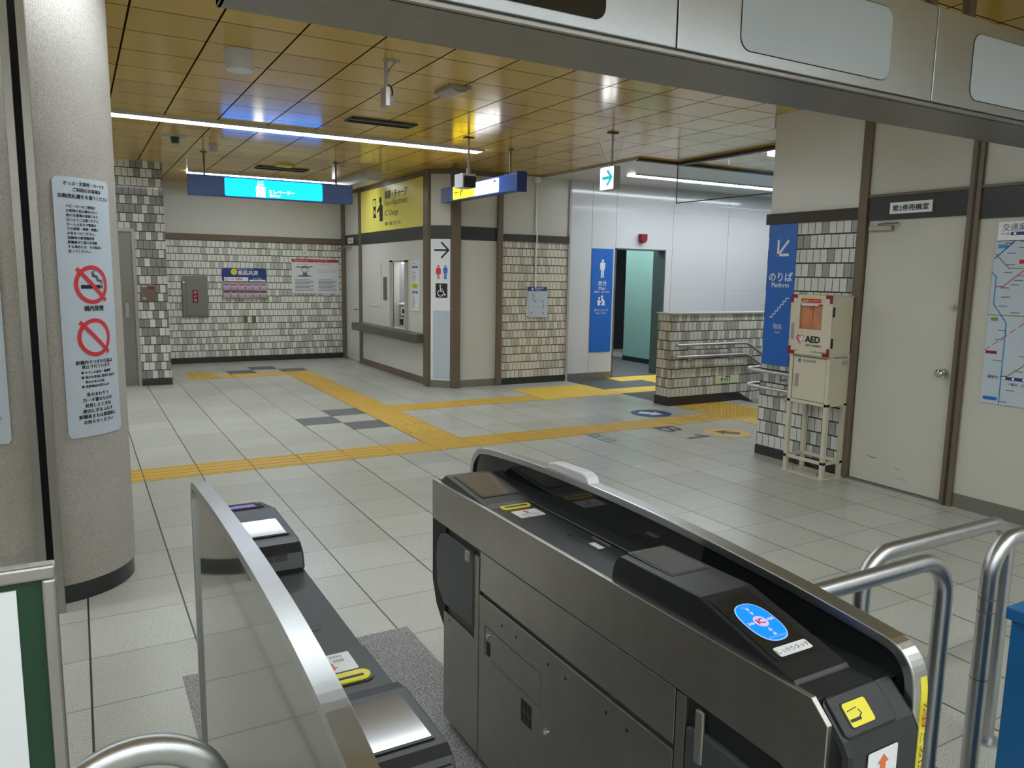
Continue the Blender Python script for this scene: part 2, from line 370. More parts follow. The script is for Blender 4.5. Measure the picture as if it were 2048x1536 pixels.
# ------------------------------------------------------------------ setting: floor, ceilings, walls
f = MB()
f.box(-3, 5.36, -3, 4.67, -.1, 0, K['floor']); f.box(-3, 7.52, 4.67, 6.96, -.1, 0, K['floor']); f.box(-3, 11.5, 6.96, 13.8, -.1, 0, K['floor'])
struct(f, 'floor')
def patch(x0, x1, y0, y1, m, h=.0012): struct(bx(x0, x1, y0, y1, -.002, h, m), 'floor')
patch(6.4, 7.52, 7.22, 9.41, K['darkfloor']); patch(7.52, 11.4, 7.22, 9.41, K['darkfloor']); patch(7.28, 9.3, 9.41, 13.2, K['darkfloor'], .0008)
for x, y in ((2.0, 7.585), (2.4, 7.985), (2.4, 7.185), (2.0, 11.985), (2.4, 12.385), (2.8, 11.985)): patch(x+.003, x+.397, y+.003, y+.397, K['greytile'])
patch(.31, 1.245, .4, 2.865, K['granite'])
# stairs down to the platform, behind the low tiled wall
st = MB()
for k in range(9): st.box(7.52+.29*k, 7.81+.29*k, 4.67, 6.96, -2.2, -.16*(k+1), K['greytile'])
struct(st, 'floor')
struct(bx(7.5, 7.53, 4.67, 6.96, -.1, .002, K['greyskirt']), 'trim_1')
struct(bx(10.13, 10.2, 4.6, 7.0, -2.3, 2.97, K['white_wall']), 'wall_stairs')
c = MB().box(-3, 5.93, -3, 14, ZC, ZC+.08, K['ceil']).box(5.93, 11.5, -3, 7.24, ZC, ZC+.08, K['ceil']); struct(c, 'ceiling')
struct(MB().box(5.93, 11.5, 7.24, 9.6, ZC-.012, ZC+.08, K['white_ceil']), 'ceiling')
struct(MB().box(5.915, 5.935, 7.24, 9.4, ZC-.02, ZC, K['greyplas']).box(5.93, 11.4, 7.225, 7.29, ZC-.03, ZC, K['dbrown']).box(6.52, 6.6, 4.67, 7.25, ZC-.035, ZC, K['dbrown']), 'trim_2')
# back wall (y = 13.66)
struct(MB().box(1.11, 4.3, 13.66, 13.8, .09, 2.062, K['t_back']), 'wall_back')
struct(MB().box(1.11, 4.3, 13.63, 13.8, 2.062, 2.16, K['brown']), 'trim_3')
struct(MB().box(1.11, 4.3, 13.66, 13.8, 2.16, ZC, K['enamel_w']), 'wall_back')
struct(MB().box(1.11, 4.3, 13.645, 13.8, 0, .09, K['skirt']), 'baseboard_back')
# tiled pier with the steel door (y = 11.2)
b = MB(); b.box(.735, 1.11, 11.2, 13.7, .09, ZC, K['t_col']).box(-.12, .735, 11.2, 11.5, 2.08, ZC, K['t_col']).box(-3, -.12, 11.2, 11.5, .09, ZC, K['t_col'])
struct(b, 'wall_left_pier')
struct(MB().box(.735, 1.12, 11.19, 13.66, 0, .09, K['skirt']).box(-3, -.12, 11.19, 11.5, 0, .09, K['skirt']), 'baseboard_pier')
d = struct(MB().box(-.12, .735, 11.24, 11.3, 0, 2.08, K['steel_dk']), 'door_1')
MB().box(.70, .74, 11.185, 11.26, 0, 2.09, K['steel_md']).box(-.12, -.08, 11.185, 11.26, 0, 2.09, K['steel_md']).box(-.08, .70, 11.185, 11.26, 2.05, 2.09, K['steel_md']).build('door_frame', d)
MB().box(.585, .635, 11.215, 11.24, .93, 1.12, K['chrome']).build('door_handle', d, .004)
# booth wall (x = 4.3) with fare window
b = MB()
b.box(4.3, 4.4, 9.75, 10.6, .0, 2.04, K['enamel_w']).box(4.3, 4.4, 11.09, 12.58, 0, 2.04, K['enamel_w']).box(4.3, 4.4, 10.6, 11.09, 0, .75, K['enamel_w']).box(4.3, 4.4, 10.6, 11.09, 1.735, 2.04, K['enamel_w'])
b.box(4.3, 4.4, 9.75, 12.56, 2.22, 2.92, K['enamel']).box(4.3, 4.4, 12.72, 13.66, 2.22, 2.92, K['enamel_w']).box(4.3, 4.4, 9.75, 13.66, 2.92, ZC, K['brown'])
struct(b, 'wall_booth')
struct(MB().box(4.29, 4.4, 9.75, 12.58, 2.04, 2.22, K['black_band']).box(4.29, 4.4, 12.72, 13.5, 2.04, 2.22, K['black_band']), 'trim_4')
struct(MB().box(4.285, 4.4, 12.575, 12.72, 0, ZC, K['brown']).box(4.27, 4.4, 13.5, 13.66, 0, ZC, K['brown']), 'trim_5')
struct(MB().box(4.28, 4.31, 9.75, 12.58, 0, .1, K['brown']).box(4.285, 4.31, 9.75, 12.58, 2.9, 2.95, K['brown']), 'baseboard_booth')
d = struct(MB().box(4.31, 4.36, 12.72, 13.5, .02, 2.05, K['enamel_w']), 'door_2')
MB().cyl((4.31, 12.82, .93), (4.25, 12.82, .93), .012, K['chrome']).tube([(4.25, 12.82, .93), (4.25, 12.9, .93)], .01, K['chrome']).build('door_handle', d)
b = MB().box(4.4, 4.9, 11.09, 11.12, .7, 1.8, K['greyplas']).box(4.4, 4.9, 10.57, 10.6, .7, 1.8, K['greyplas']).box(4.4, 4.9, 10.57, 11.12, 1.735, 1.765, K['white']).box(4.88, 4.9, 10.57, 11.12, .7, 1.8, K['greyplas']).box(4.4, 4.9, 10.57, 11.12, .70, .735, K['greyplas'])
struct(b, 'window_1')
w1 = MB()
for y0, y1, z0, z1 in ((11.09, 11.22, .72, 1.76), (10.48, 10.6, .72, 1.76), (10.48, 11.22, 1.735, 1.76)): w1.box(4.285, 4.31, y0, y1, z0, z1, K['greyplas'])
struct(w1, 'trim_6')
# corner posts and diagonal panel
def post(x, y, a, wd, dp, z0=0, z1=ZC):
    ca, sa = math.cos(a), math.sin(a); f_ = frame((x, y, 0), (ca, sa, 0), (0, 0, 1))
    return MB(f_).box(-wd/2, wd/2, z0, z1, -dp/2, dp/2, K['brown'])
struct(MB().box(4.235, 4.36, 9.6, 9.77, 0, ZC, K['brown']), 'trim_7', bevel=.004)
struct(MB().box(4.485, 4.61, 9.335, 9.45, 0, ZC, K['brown']), 'trim_8', bevel=.004)
DU = Vector((4.51-4.28, 9.385-9.60, 0)).normalized(); DG = frame((4.28, 9.60, 0), DU, (0, 0, 1))
struct(MB(DG).box(0, .32, .1, 2.04, -.05, 0, K['white']).box(0, .32, 2.22, 2.9, -.05, 0, K['enamel']), 'wall_corner')
struct(MB(DG).box(0, .32, 2.04, 2.22, -.05, .006, K['black_band']).box(0, .32, 2.9, ZC, -.05, .01, K['brown']), 'trim_9')
struct(MB(DG).box(0, .32, 0, .1, -.05, .006, K['greyskirt']), 'baseboard_corner')
# facade y = 9.38 : panel bay, tiled bay
struct(MB().box(4.6, 5.2, 9.39, 9.5, .1, 2.035, K['enamel']).box(4.6, 5.2, 9.39, 9.5, 2.215, 2.9, K['enamel']), 'wall_bay')
struct(MB().box(4.6, 5.2, 9.38, 9.5, 2.035, 2.215, K['black_band']).box(4.6, 5.2, 9.37, 9.5, 2.9, ZC, K['brown']), 'trim_10')
struct(MB().box(4.6, 5.2, 9.38, 9.5, 0, .1, K['greyskirt']), 'baseboard_bay')
struct(MB().box(5.185, 5.265, 9.34, 9.5, 0, ZC, K['brown']), 'trim_11', bevel=.003)
struct(MB().box(5.26, 6.385, 9.38, 9.5, .09, 2.04, K['t_front']), 'wall_tiled')
struct(MB().box(5.26, 6.385, 9.355, 9.5, 2.04, 2.14, K['dbrown']), 'trim_12')
struct(MB().box(5.26, 6.385, 9.385, 9.5, 2.14, 2.96, K['enamel']), 'wall_tiled')
struct(MB().box(5.26, 6.385, 9.37, 9.5, 0, .09, K['skirt']), 'baseboard_tiled')
struct(MB().box(6.375, 6.41, 9.36, 9.5, 0, 2.96, K['greyplas']), 'trim_13')
# white wall of the toilets with doorway
b = MB().box(6.41, 7.28, 9.41, 9.56, .1, 2.96, K['white_wall']).box(7.28, 8.25, 9.41, 9.56, 1.985, 2.96, K['white_wall']).box(8.25, 11.5, 9.41, 9.56, .0, 2.96, K['white_wall'])
struct(b, 'wall_toilets')
b = MB()
for x in (6.82, 7.27, 8.4, 9.6): b.box(x, x+.004, 9.4085, 9.412, 0, 2.95, K['inkg'])
for z in (1.375, 2.6): b.box(6.41, 7.27, 9.409, 9.412, z, z+.003, K['greyplas']).box(8.27, 11.4, 9.409, 9.412, z, z+.003, K['greyplas'])
struct(b, 'trim_14')
struct(MB().box(6.41, 7.27, 9.4, 9.5, 0, .1, K['greyskirt']), 'baseboard_toilets')
struct(MB().box(7.265, 7.285, 9.4, 9.57, 0, 2.0, K['teald']).box(8.245, 8.265, 9.4, 9.68, 0, 2.0, K['teald']).box(7.265, 8.265, 9.4, 9.57, 1.985, 2.005, K['teald']), 'trim_15')
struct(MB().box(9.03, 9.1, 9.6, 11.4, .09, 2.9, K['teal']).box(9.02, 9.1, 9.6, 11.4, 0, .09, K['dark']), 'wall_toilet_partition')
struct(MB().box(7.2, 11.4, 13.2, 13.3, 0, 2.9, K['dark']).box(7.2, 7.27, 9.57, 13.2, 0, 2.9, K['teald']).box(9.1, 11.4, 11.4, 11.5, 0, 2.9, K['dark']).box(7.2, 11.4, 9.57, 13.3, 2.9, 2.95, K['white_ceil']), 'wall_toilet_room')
# low tiled wall round the stairs
b = MB().box(6.33, 10.1, 6.965, 7.22, .1, 1.125, K['t_low']); b.box(6.32, 6.332, 6.965, 7.22, .1, 1.125, K['t_lowy'])
b.box(7.52, 10.1, 6.965, 7.22, -2.2, .1, K['t_low']); struct(b, 'wall_low')
struct(MB().box(6.3, 10.1, 6.94, 7.24, 1.125, 1.145, K['greyplas']), 'trim_16', bevel=.004)
b = MB().box(6.31, 7.5, 6.95, 7.23, 0, .1, K['skirt'])
b.prism([(7.5, .1), (7.5, -.03), (10.1, -1.45), (10.1, -1.28)], 6.95, 6.97, K['skirt'], 1); struct(b, 'baseboard_low')
# tiled block and right wall (x = 5.36)
struct(MB().box(5.36, 6.3, 3.76, 4.66, .08, 2.045, K['t_aed']), 'wall_right_tiled')
struct(MB().box(5.34, 6.3, 3.76, 4.685, 2.045, 2.135, K['dbrown']), 'trim_17')
struct(MB().box(5.36, 6.3, 3.76, 4.655, 2.135, ZC, K['enamel_w']), 'wall_right_tiled')
struct(MB().box(5.352, 6.3, 3.76, 4.667, 0, .08, K['skirt']), 'baseboard_right_tiled')
struct(MB().box(5.33, 5.46, 3.69, 3.765, 0, ZC, K['brown']), 'trim_18', bevel=.003)
struct(MB().box(5.33, 5.46, 2.84, 2.92, 0, ZC, K['brown']).box(5.325, 5.335, 2.872, 2.888, 0, ZC, K['dbrown']), 'trim_19')
struct(MB().box(5.355, 5.46, 2.92, 3.69, 2.2, ZC, K['enamel']).box(5.355, 5.46, -3, 2.84, 2.2, ZC, K['enamel']).box(5.36, 5.46, -3, 2.84, .1, 2.0, K['enamel']), 'wall_right')
struct(MB().box(5.345, 5.46, 2.92, 3.69, 2.03, 2.2, K['black_band']).box(5.345, 5.46, -3, 2.84, 2.0, 2.2, K['black_band']).box(5.335, 5.46, 2.92, 3.69, 2.2, 2.22, K['brown']).box(5.335, 5.46, -3, 2.84, 2.2, 2.22, K['brown']), 'trim_20')
struct(MB().box(5.352, 5.46, -3, 2.84, 0, .1, K['greyskirt']), 'baseboard_right')
d = struct(MB().box(5.365, 5.41, 2.925, 3.685, .015, 2.03, K['enamel']), 'door_3', bevel=.003)
k_ = MB().cyl((5.365, 2.99, .935), (5.345, 2.99, .935), .032, K['chrome']).cyl((5.345, 2.99, .935), (5.315, 2.99, .935), .012, K['chrome'])
for i in range(6):
    t0, t1 = i/6, (i+1)/6; q = lambda t: .012+.018*math.sin(PI*min(t*1.05, 1))**.6
    k_.cyl((5.315-.035*t0, 2.99, .935), (5.315-.035*t1, 2.99, .935), q(t0), K['chrome'], 20, q(t1))
k_.build('door_handle', d)
MB().cyl((5.365, 2.97, 1.4), (5.35, 2.97, 1.4), .022, K['chrome']).cyl((5.35, 2.97, 1.4), (5.343, 2.97, 1.4), .012, K['greyplas']).build('lock_cylinder', d)
s_ = MB(wx(5.364))
s_.line([(-3.53, .22), (-3.5, .215), (-3.46, .212)], .006, .001, K['inkg']); s_.line([(-3.3, .17), (-3.25, .165)], .004, .001, K['inkg']); s_.line([(-3.3, .10), (-3.2, .095)], .003, .001, K['inkg'])
s_.build('scuff_marks', d)
MB().box(5.325, 5.36, 3.47, 3.66, 1.95, 1.985, K['steel_md']).tube([(5.33, 3.58, 1.995), (5.29, 3.50, 1.997), (5.34, 3.42, 2.0)], .006, K['steel_dk']).build('door_closer', d, .003)
struct(MB().box(5.34, 5.47, 2.92, 3.69, 0, .012, K['greyskirt']), 'trim_21')
struct(MB().box(5.362, 5.40, 4.655, 4.675, 2.86, ZC, K['greyplas']), 'trim_22')
# walls out of frame that close the hall
struct(bx(-3.1, -3, -3, 11.5, 0, ZC, K['enamel']), 'wall_left'); struct(bx(-3, 5.4, -3.1, -3, 0, ZC, K['enamel']), 'wall_front'); struct(bx(11.5, 11.6, 4.6, 9.6, -2.3, ZC, K['white_wall']), 'wall_far_right')
struct(bx(6.3, 11.5, 4.56, 4.66, -2.3, ZC, K['t_aedx']), 'wall_stairs')

# ------------------------------------------------------------------ lamps
ORD = {1: [''], 2: ['left', 'right'], 3: ['leftmost', 'middle', 'rightmost'], 4: ['leftmost', 'second', 'third', 'rightmost'], 5: ['leftmost', 'second', 'middle', 'fourth', 'rightmost']}
def strip(x0, x1, y0, y1, n, label, z=ZC, lk='lamp'):
    L = (x1-x0)/n; base = label
    for i in range(n):
        a, e = x0+L*i, x0+L*(i+1); t = thing('ceiling_light', ((a+e)/2, (y0+y1)/2, z-.03), '%s lamp of the %s' % (ORD[n][i], base) if n > 1 else base, 'ceiling light', base)
        MB().box(a, e, y0-.02, y0, z-.03, z+.0, K['white_ceil']).box(a, e, y1, y1+.02, z-.03, z, K['white_ceil']).build('housing', t)
        MB().box(a+.008, e-.008, y0, y1, z-.024, z-.002, K[lk]).build('diffuser', t)
strip(-1.4, 4.13, 7.74, 7.92, 4, 'long light strip crossing the gold ceiling before the blue sign')
strip(1.5, 3.95, 11.8, 11.98, 2, 'far light strip just above the blue hanging sign')
strip(6.72, 10.9, 8.3, 8.48, 3, 'light strip in the white ceiling by the toilets')
strip(6.85, 10.0, 5.94, 6.12, 2, 'light strip over the stairs behind the glass screen')
strip(-2.6, 3.6, 3.62, 3.8, 4, 'unseen fill strip added above the ticket gates', lk='fill_dim')  # out of view, added to light the foreground
strip(-2.6, 5.0, -.6, -.42, 5, 'unseen fill strip added behind the ticket gates', lk='fill_dim')  # unseen, added to light the beam face and the gates from the front
strip(-2.6, 5.0, -2.4, -2.2, 5, 'unseen fill strip added by the wall behind the ticket gates')  # unseen, added for ambient light from behind the camera
strip(7.5, 8.9, 10.0, 10.4, 1, 'light inside the toilet room', 2.9)
strip(7.5, 8.9, 11.6, 12.0, 1, 'added fill light farther inside the toilet room', 2.9)  # second lamp, added out of view to brighten the teal interior
strip(-2.6, -.2, 10.2, 10.38, 2, 'light strip to the left of the round column')

# ------------------------------------------------------------------ round column on the left
CX, CY, CR = -.145, 4.19, .375
def cylmap(R): return lambda a, b, c: Vector((CX+(R+c)*math.sin(a/R), CY-(R+c)*math.cos(a/R), b))
t = thing('round_column', (CX, CY, 0), 'thick round sand-textured column behind the notice board on the left', 'column')
MB().cyl((CX, CY, .09), (CX, CY, ZC), CR, K['stone'], 96).build('shaft', t)
MB().cyl((CX, CY, 0), (CX, CY, .098), CR-.006, K['skirt'], 96).build('skirting', t)
t = thing('shutter_guide', (-.14, 3.72, 0), 'brushed steel shutter guide with a dark vertical slot running up the round column', 'shutter guide')
for a_ in (-.123, -.184): MB().box(a_, a_+.033, 3.715, 3.86, 0, ZC, K['steel_md']).build('side_rail', t, .002)
MB().box(-.151, -.123, 3.79, 3.86, 0, ZC, K['rubber']).build('slot', t)
SR = .3775
def colsign(flip):
    b = MB(cylmap(SR)); deg = lambda d: math.radians(d)*SR
    a0, a1 = (deg(16.8), deg(61.3)) if not flip else (deg(-61), deg(-16.8))
    n = 24; P = []
    cr = .02
    for i in range(n+1):
        a = a0+(a1-a0)*i/n; e = min(a-a0, a1-a); P.append((a, cr-math.sqrt(max(0, cr*cr-(cr-min(e, cr))**2))))
    for (x0, d0), (x1, d1) in zip(P, P[1:]):
        b.add([(x0, .788+d0, 0), (x1, .788+d1, 0), (x1, 1.976-d1, 0), (x0, 1.976-d0, 0), (x0, .788+d0, .004), (x1, .788+d1, .004), (x1, 1.976-d1, .004), (x0, 1.976-d0, .004)], [(3,2,1,0), (4,5,6,7), (0,1,5,4), (2,3,7,6), (0,4,7,3), (1,2,6,5)], K['paper_b'])
    return b, (a0+a1)/2+.004, deg
t = thing('notice_sign', (CX+.2, CY-.3, .79), 'tall curved white notice with two red prohibition circles on the round column', 'sign')
b, am, deg = colsign(False); b.build('panel', t)
b = MB(cylmap(SR+.0045)); c0 = .0006
def L(s, z, size, a=None, fit=None, al='C', m='ink'): b.text(s, am if a is None else a, z, size, K[m], al, c0, fit, bold=.03)
L('きっぷ・定期券・カードを', 1.949, .019, am+.004, .215); L('ご利用のお客様は', 1.922, .019, am+.01, .15); L('自動改札機をお通りください', 1.893, .021, am+.002, .262)
for i, s in enumerate(('　ベビーカーのご使用は', 'お客様の自己責任のもと', '他のお客様の迷惑になら', 'ないようご注意ください。', '　ホーム上および電車内', 'での携帯・喫煙・喫煙に', 'お気をつけください。', '　混雑時の使用階段等', '駅職員がご協力を依頼', 'する場合には、その指示に', '従ってください。')):
    L(s, 1.848-.02*i, .0145, deg(24.5), None, 'L')
L('構内禁煙', 1.388, .027, am+.008); 
for z in (1.497, 1.252):
    a = am+.004
    if z > 1.4:
        b.rect(a-.058, z-.018, a+.045, z-.001, .0008, K['ink'], 8); b.rect(a+.048, z-.018, a+.053, z-.001, .0008, K['ink']); b.rect(a+.056, z-.018, a+.06, z-.001, .0008, K['ink'])
        b.line([(a+.058, z+.004), (a+.055, z+.02), (a+.035, z+.022), (a+.03, z+.04), (a+.012, z+.042), (a+.008, z+.058), (a+.02, z+.07)], .004, .0009, K['ink']); b.line([(a+.05, z+.005), (a+.047, z+.014), (a+.028, z+.018), (a+.022, z+.035), (a+.004, z+.04), (a, z+.06)], .004, .001, K['ink'])
    b.ring(a, z, .070, .089, .0012, K['red'], 64)
    for i in range(10):
        p0, p1 = -.074+.0148*i, -.074+.0148*(i+1); b.face([(a+p0-.0065, z-p0-.0065), (a+p1-.0065, z-p1-.0065), (a+p1+.0065, z-p1+.0065), (a+p0+.0065, z-p0+.0065)], .0016, K['red'])
L('駅構内でつぎの行為は', 1.138, .02); L('禁止されています', 1.117, .0195, am+.004)
for z, s, q in ((1.09, 'チラシの配布・勧誘等', 1), (1.068, '他のお客様に迷惑を及ぼす', 1), (1.046, '恐れのある行為', 0), (1.025, '危険物品の持ち込み', 1)):
    if q: b.rect(deg(28), z-.005, deg(28)+.011, z+.006, c0, K['ink'])
    L(s, z, .0145, deg(30.5), None, 'L')
for i, s in enumerate(('身のまわりで', '万一不審なものを', '発見したときは', '絶対に手をふれず', '駅職員または乗務員に', 'お知らせください')): L(s, .986-.0258*i, .0205, am+.002)
b.build('lettering', t)
t = thing('notice_sign', (CX-.2, CY-.3, .79), 'curved white notice on the column left of the shutter guide, cut by the picture edge', 'sign')
b, am, deg = colsign(True); b.build('panel', t); b = MB(cylmap(SR+.0045)); am -= .008
for i, s in enumerate(('ご案内', '駅構内での撮影は', '係員の指示に従い', 'お客様のご迷惑に', 'ならないよう', 'お願いいたします')): b.text(s, am, 1.9-.2*i, .03, K['ink'], 'C', c0)
b.build('lettering', t)

# ------------------------------------------------------------------ ticket gates
def strip3(prof, x0, x1, th, m, b):
    """closed bar that follows an open y-z profile; th = depth measured inwards"""
    n = len(prof); inn = []
    for i, (y, z) in enumerate(prof):
        y0, z0 = prof[max(i-1, 0)]; y1, z1 = prof[min(i+1, n-1)]; d = math.hypot(y1-y0, z1-z0); inn.append((y-(z1-z0)/d*th*-1*-1, z+(y1-y0)/d*th*-1*-1))
    v = []
    for (y, z), (yi, zi) in zip(prof, inn): v += [(x0, y, z), (x1, y, z), (x1, yi, zi), (x0, yi, zi)]
    F = [(4*i+k, 4*i+(k+1) % 4, 4*i+4+(k+1) % 4, 4*i+4+k) for i in range(n-1) for k in range(4)] + [(3, 2, 1, 0), tuple(4*(n-1)+k for k in range(4))]
    b.add(v, F, m); return inn
FIN = [(2.335, .0), (2.335, .83), (2.332, .865), (2.32, .895), (2.294, .925), (2.26, .944), (2.21, .953), (2.11, .962), (1.8, .977), (1.45, .981), (1.15, .974), (.87, .957), (.75, .946), (.67, .938), (.60, .930), (.566, .90), (.556, .86), (.556, .81), (.556, .7), (.555, 0)]
def chaikin(P, k):
    for _ in range(k):
        Q = [P[0], P[1]] if P[0][0] == P[1][0] else [P[0]]
        for i in range(1, len(P)-2):
            (a, b_), (c, d) = P[i], P[i+1]; Q += [(a*.75+c*.25, b_*.75+d*.25), (a*.25+c*.75, b_*.25+d*.75)]
        P = Q + [P[-2], P[-1]]
    return P
def fin(t, prof, x0, x1, m, ym=.87):
    prof = chaikin(prof, 2)
    b = MB(); inn = strip3(prof, x0, x1, .022, K['rail'], b); b.build('edge_rail', t, .003)
    b = MB(); b.prism([(y, z) for y, z in inn], (x0+x1)/2-.011, (x0+x1)/2+.011, m, 0); b.build('side_panel', t)
G1 = thing('ticket_gate', (1.2, 1.4, 0), 'wide ticket gate with a lit blue card reader and yellow slot at its near end', 'ticket gate', )
X0 = 1.078
b = MB().prism([(2.2, .728), (2.2, .862), (2.193, .868), (.606, .876), (.57, .842), (.57, .60), (.595, .58), (.62, .7), (.66, .722), (.93, .728)], X0, X0+.012, K['steel_side'], 0)
b.build('upper_side_panel', G1, .0015)
MB().box(X0+.002, X0+.012, .938, 1.834, .598, .724, K['steel_side']).build('middle_side_panel', G1, .0015)
MB().box(X0+.002, X0+.012, .938, 1.838, .035, .582, K['steel_lo']).build('lower_side_panel', G1, .0015)
MB().box(X0+.002, X0+.012, 1.843, 2.105, .035, .42, K['steel_lo']).box(X0+.002, X0+.012, 1.843, 1.872, .42, .70, K['steel_lo']).build('end_side_panel', G1, .0015)
MB().box(X0+.002, X0+.012, .905, .933, .035, .722, K['steel_lo']).box(X0+.002, X0+.012, .58, .905, .035, .40, K['steel_lo']).build('near_side_panel', G1, .0015)
MB().box(X0+.012, 1.315, .6, 2.10, 0.02, .86, K['gate_dk']).box(X0+.03, 1.30, .62, 2.08, 0, .03, K['rubber']).box(X0+.012, 1.315, 2.1, 2.2, .45, .86, K['gate_dk']).build('body', G1)
MB().prism([(2.205, .86), (2.205, .5), (2.17, .42), (2.10, .355), (2.10, .30), (2.09, .86)], X0+.004, 1.30, K['rubber'], 0).build('end_bumper', G1)
P = [(1.872, .452), (1.872, .682), (1.90, .70), (2.09, .703), (2.13, .69), (2.157, .65), (2.163, .6), (2.155, .5), (2.10, .452)]
MB().prism(P, X0-.003, X0+.02, K['flap'], 0).build('barrier_flap', G1, .006)
MB().box(X0-.006, X0+.004, 1.9, 1.93, .665, .70, K['alu']).build('flap_hinge', G1, .003)
MB().prism([(.60, .40), (.60, .64), (.64, .66), (.85, .668), (.90, .66), (.90, .40)], X0, X0+.02, K['flap'], 0).build('barrier_flap', G1, .004)
MB().box(X0-.004, X0+.006, .85, .872, .60, .715, K['alu']).build('flap_hinge', G1, .004)
# lower panel fittings
b = MB(wx(X0+.0018))
for y in (1.687, 1.604, 1.43, 1.347, 1.171, 1.09, 2.055): b.disc(-y, .5435 if y < 2 else .406, .0045, .0006, K['rubber'], 14)
b.line([(-1.795, .40), (-1.795, .497)], .003, .0006, K['rubber']); b.rect(-1.785, .408, -1.762, .452, .0008, K['rubber'])
b.line([(-1.79, .497), (-1.467, .497), (-1.467, .398), (-1.76, .4)], .0012, .0006, K['rubber'])
for r in range(2):
    for k in range(8): b.rect(-1.568+.0076*k, .307+.036*r, -1.568+.0076*k+.0042, .34+.036*r, .0006, K['rubber'])
b.line([(-1.87, .423), (-1.9, .423), (-1.906, .43)], .0015, .0006, K['rubber'])
b.build('panel_details', G1, 0)
MB().cyl((X0+.004, 1.434, .343), (X0-.001, 1.434, .343), .012, K['chrome']).cyl((X0, 1.434, .343), (X0-.004, 1.434, .343), .006, K['greyplas']).build('key_lock', G1)
MB().cyl((X0+.004, 1.778, .472), (X0-.001, 1.778, .472), .009, K['chrome']).cyl((X0, 1.778, .472), (X0-.003, 1.778, .472), .005, K['greyplas']).build('key_lock', G1)
# top
MB().box(X0+.012, 1.315, .6, 2.195, .845, .862, K['gate_blk']).box(1.245, 1.30, 1.17, 2.19, .85, .869, K['gate_blk']).build('top_cover', G1, .002)
b = MB().prism([(2.168, .862), (2.145, .879), (2.12, .896), (1.83, .872), (1.80, .862)], X0+.012, 1.262, K['gate_blk'], 0); b.build('display_housing', G1, .004)
def onslope(x, y, z, ang):   # plane tilted about x: a = x, b along +y
    return frame((x, y, z), (1, 0, 0), (0, math.cos(ang), math.sin(ang)))
SA = math.atan2(.024, .29); fr = onslope(0, 1.83, .872, SA)
q = MB(fr); q.prism(rr(1.112, .055, 1.25, .27, .004), .0008, .0018, K['gate_dk']); q.prism(rr(1.118, .062, 1.244, .262, .003), .0018, .0026, K['lcd_b']); q.build('display_screen', G1)
MB().prism(rr(1.132, 1.783, 1.234, 1.82, .014), .86, .8665, K['yellow']).prism(rr(1.143, 1.79, 1.222, 1.802, .003), .8665, .8672, K['ink']).build('ticket_outlet', G1, .001)
b = MB(frame((1.187, 1.727, .8622), (1, 0, 0), (0, 1, 0))); b.prism(rr(-.043, -.032, .043, .034, .004), 0, .0008, K['paper'])
solid_arrow(b, 0, .014, .03, PI/2, K['orange'], .0012); b.text('切符  取出口', 0, -.008, .011, K['ink'], c=.0012); b.text('TAKE TICKET', 0, -.023, .010, K['ink'], c=.0012); b.build('ticket_label', G1)
MB().prism(rr(1.187, 1.37, 1.236, 1.47, .006), .8615, .8628, K['gate_dk']).prism(rr(1.196, 1.378, 1.215, 1.425, .003), .8628, .864, K['whiteplas']).box(1.233, 1.236, 1.38, 1.46, .862, .866, K['alu']).cyl((1.19, 1.51, .862), (1.19, 1.51, .864), .006, K['rubber']).build('passage_sensor', G1)
# reader block
MB().prism([(1.182, .861), (1.176, .905), (1.165, .93), (1.15, .9395), (.889, .942), (.652, .881), (.645, .874), (.60, .874), (.60, .861)], X0+.010, 1.232, K['gate_blk'], 0).build('reader_housing', G1, .003)
q = MB(); q.box(1.112, 1.222, 1.0, 1.155, .9405, .942, K['gate_dk']).box(1.118, 1.216, 1.008, 1.147, .942, .943, K['lcd']); q.build('display_screen', G1)
RA = math.atan2(.061, .237); fr = onslope(0, .652, .881, RA)
q = MB(fr); q.prism(rr(1.097, .045, 1.208, .232, .004), .0004, .0016, K['smoke']); pan = q.build('reader_panel', G1)
ov = lambda rx, ry: [(1.153+rx*math.copysign(abs(math.cos(t_))**.8, math.cos(t_)), .1425+ry*math.copysign(abs(math.sin(t_))**.8, math.sin(t_))) for t_ in [2*PI*i/60 for i in range(60)]]
q = MB(fr); q.prism(ov(.0395, .0545), .0016, .0022, K['e_rim']).prism(ov(.037, .052), .0022, .0026, K['e_ic'])
q.disc(1.153, .1425, .0155, .0029, K['e_icw'], 32); q.text('IC', 1.152, .1425, .02, K['red'], c=.0032, bold=.04)
for dx, dy, an in ((0, .024, 1), (0, .036, 1), (0, -.024, 3), (0, -.036, 3), (-.021, 0, 0), (-.029, 0, 0), (.021, 0, 2), (.029, 0, 2)):
    th = {0: 0, 1: -PI/2, 2: PI, 3: PI/2}[an]; q.face([(1.153+dx+.0062*math.cos(th+k), .1425+dy+.0062*math.sin(th+k)) for k in (0, 2.3, 4)], .003, K['e_icw'])
q.text('タッチしてください', 1.153, .1425-.044, .005, K['e_icw'], c=.003); q.text('ICカード', 1.153, .1425+.044, .005, K['e_icw'], c=.003); q.build('glowing_touch_pad', G1)
q = MB(fr); q.prism(rr(1.113, .052, 1.199, .075, .004), .0016, .0024, K['paper']); q.text('しっかりタッチ', 1.156, .0635, .0125, K['ink'], c=.0027); q.build('touch_label', G1)
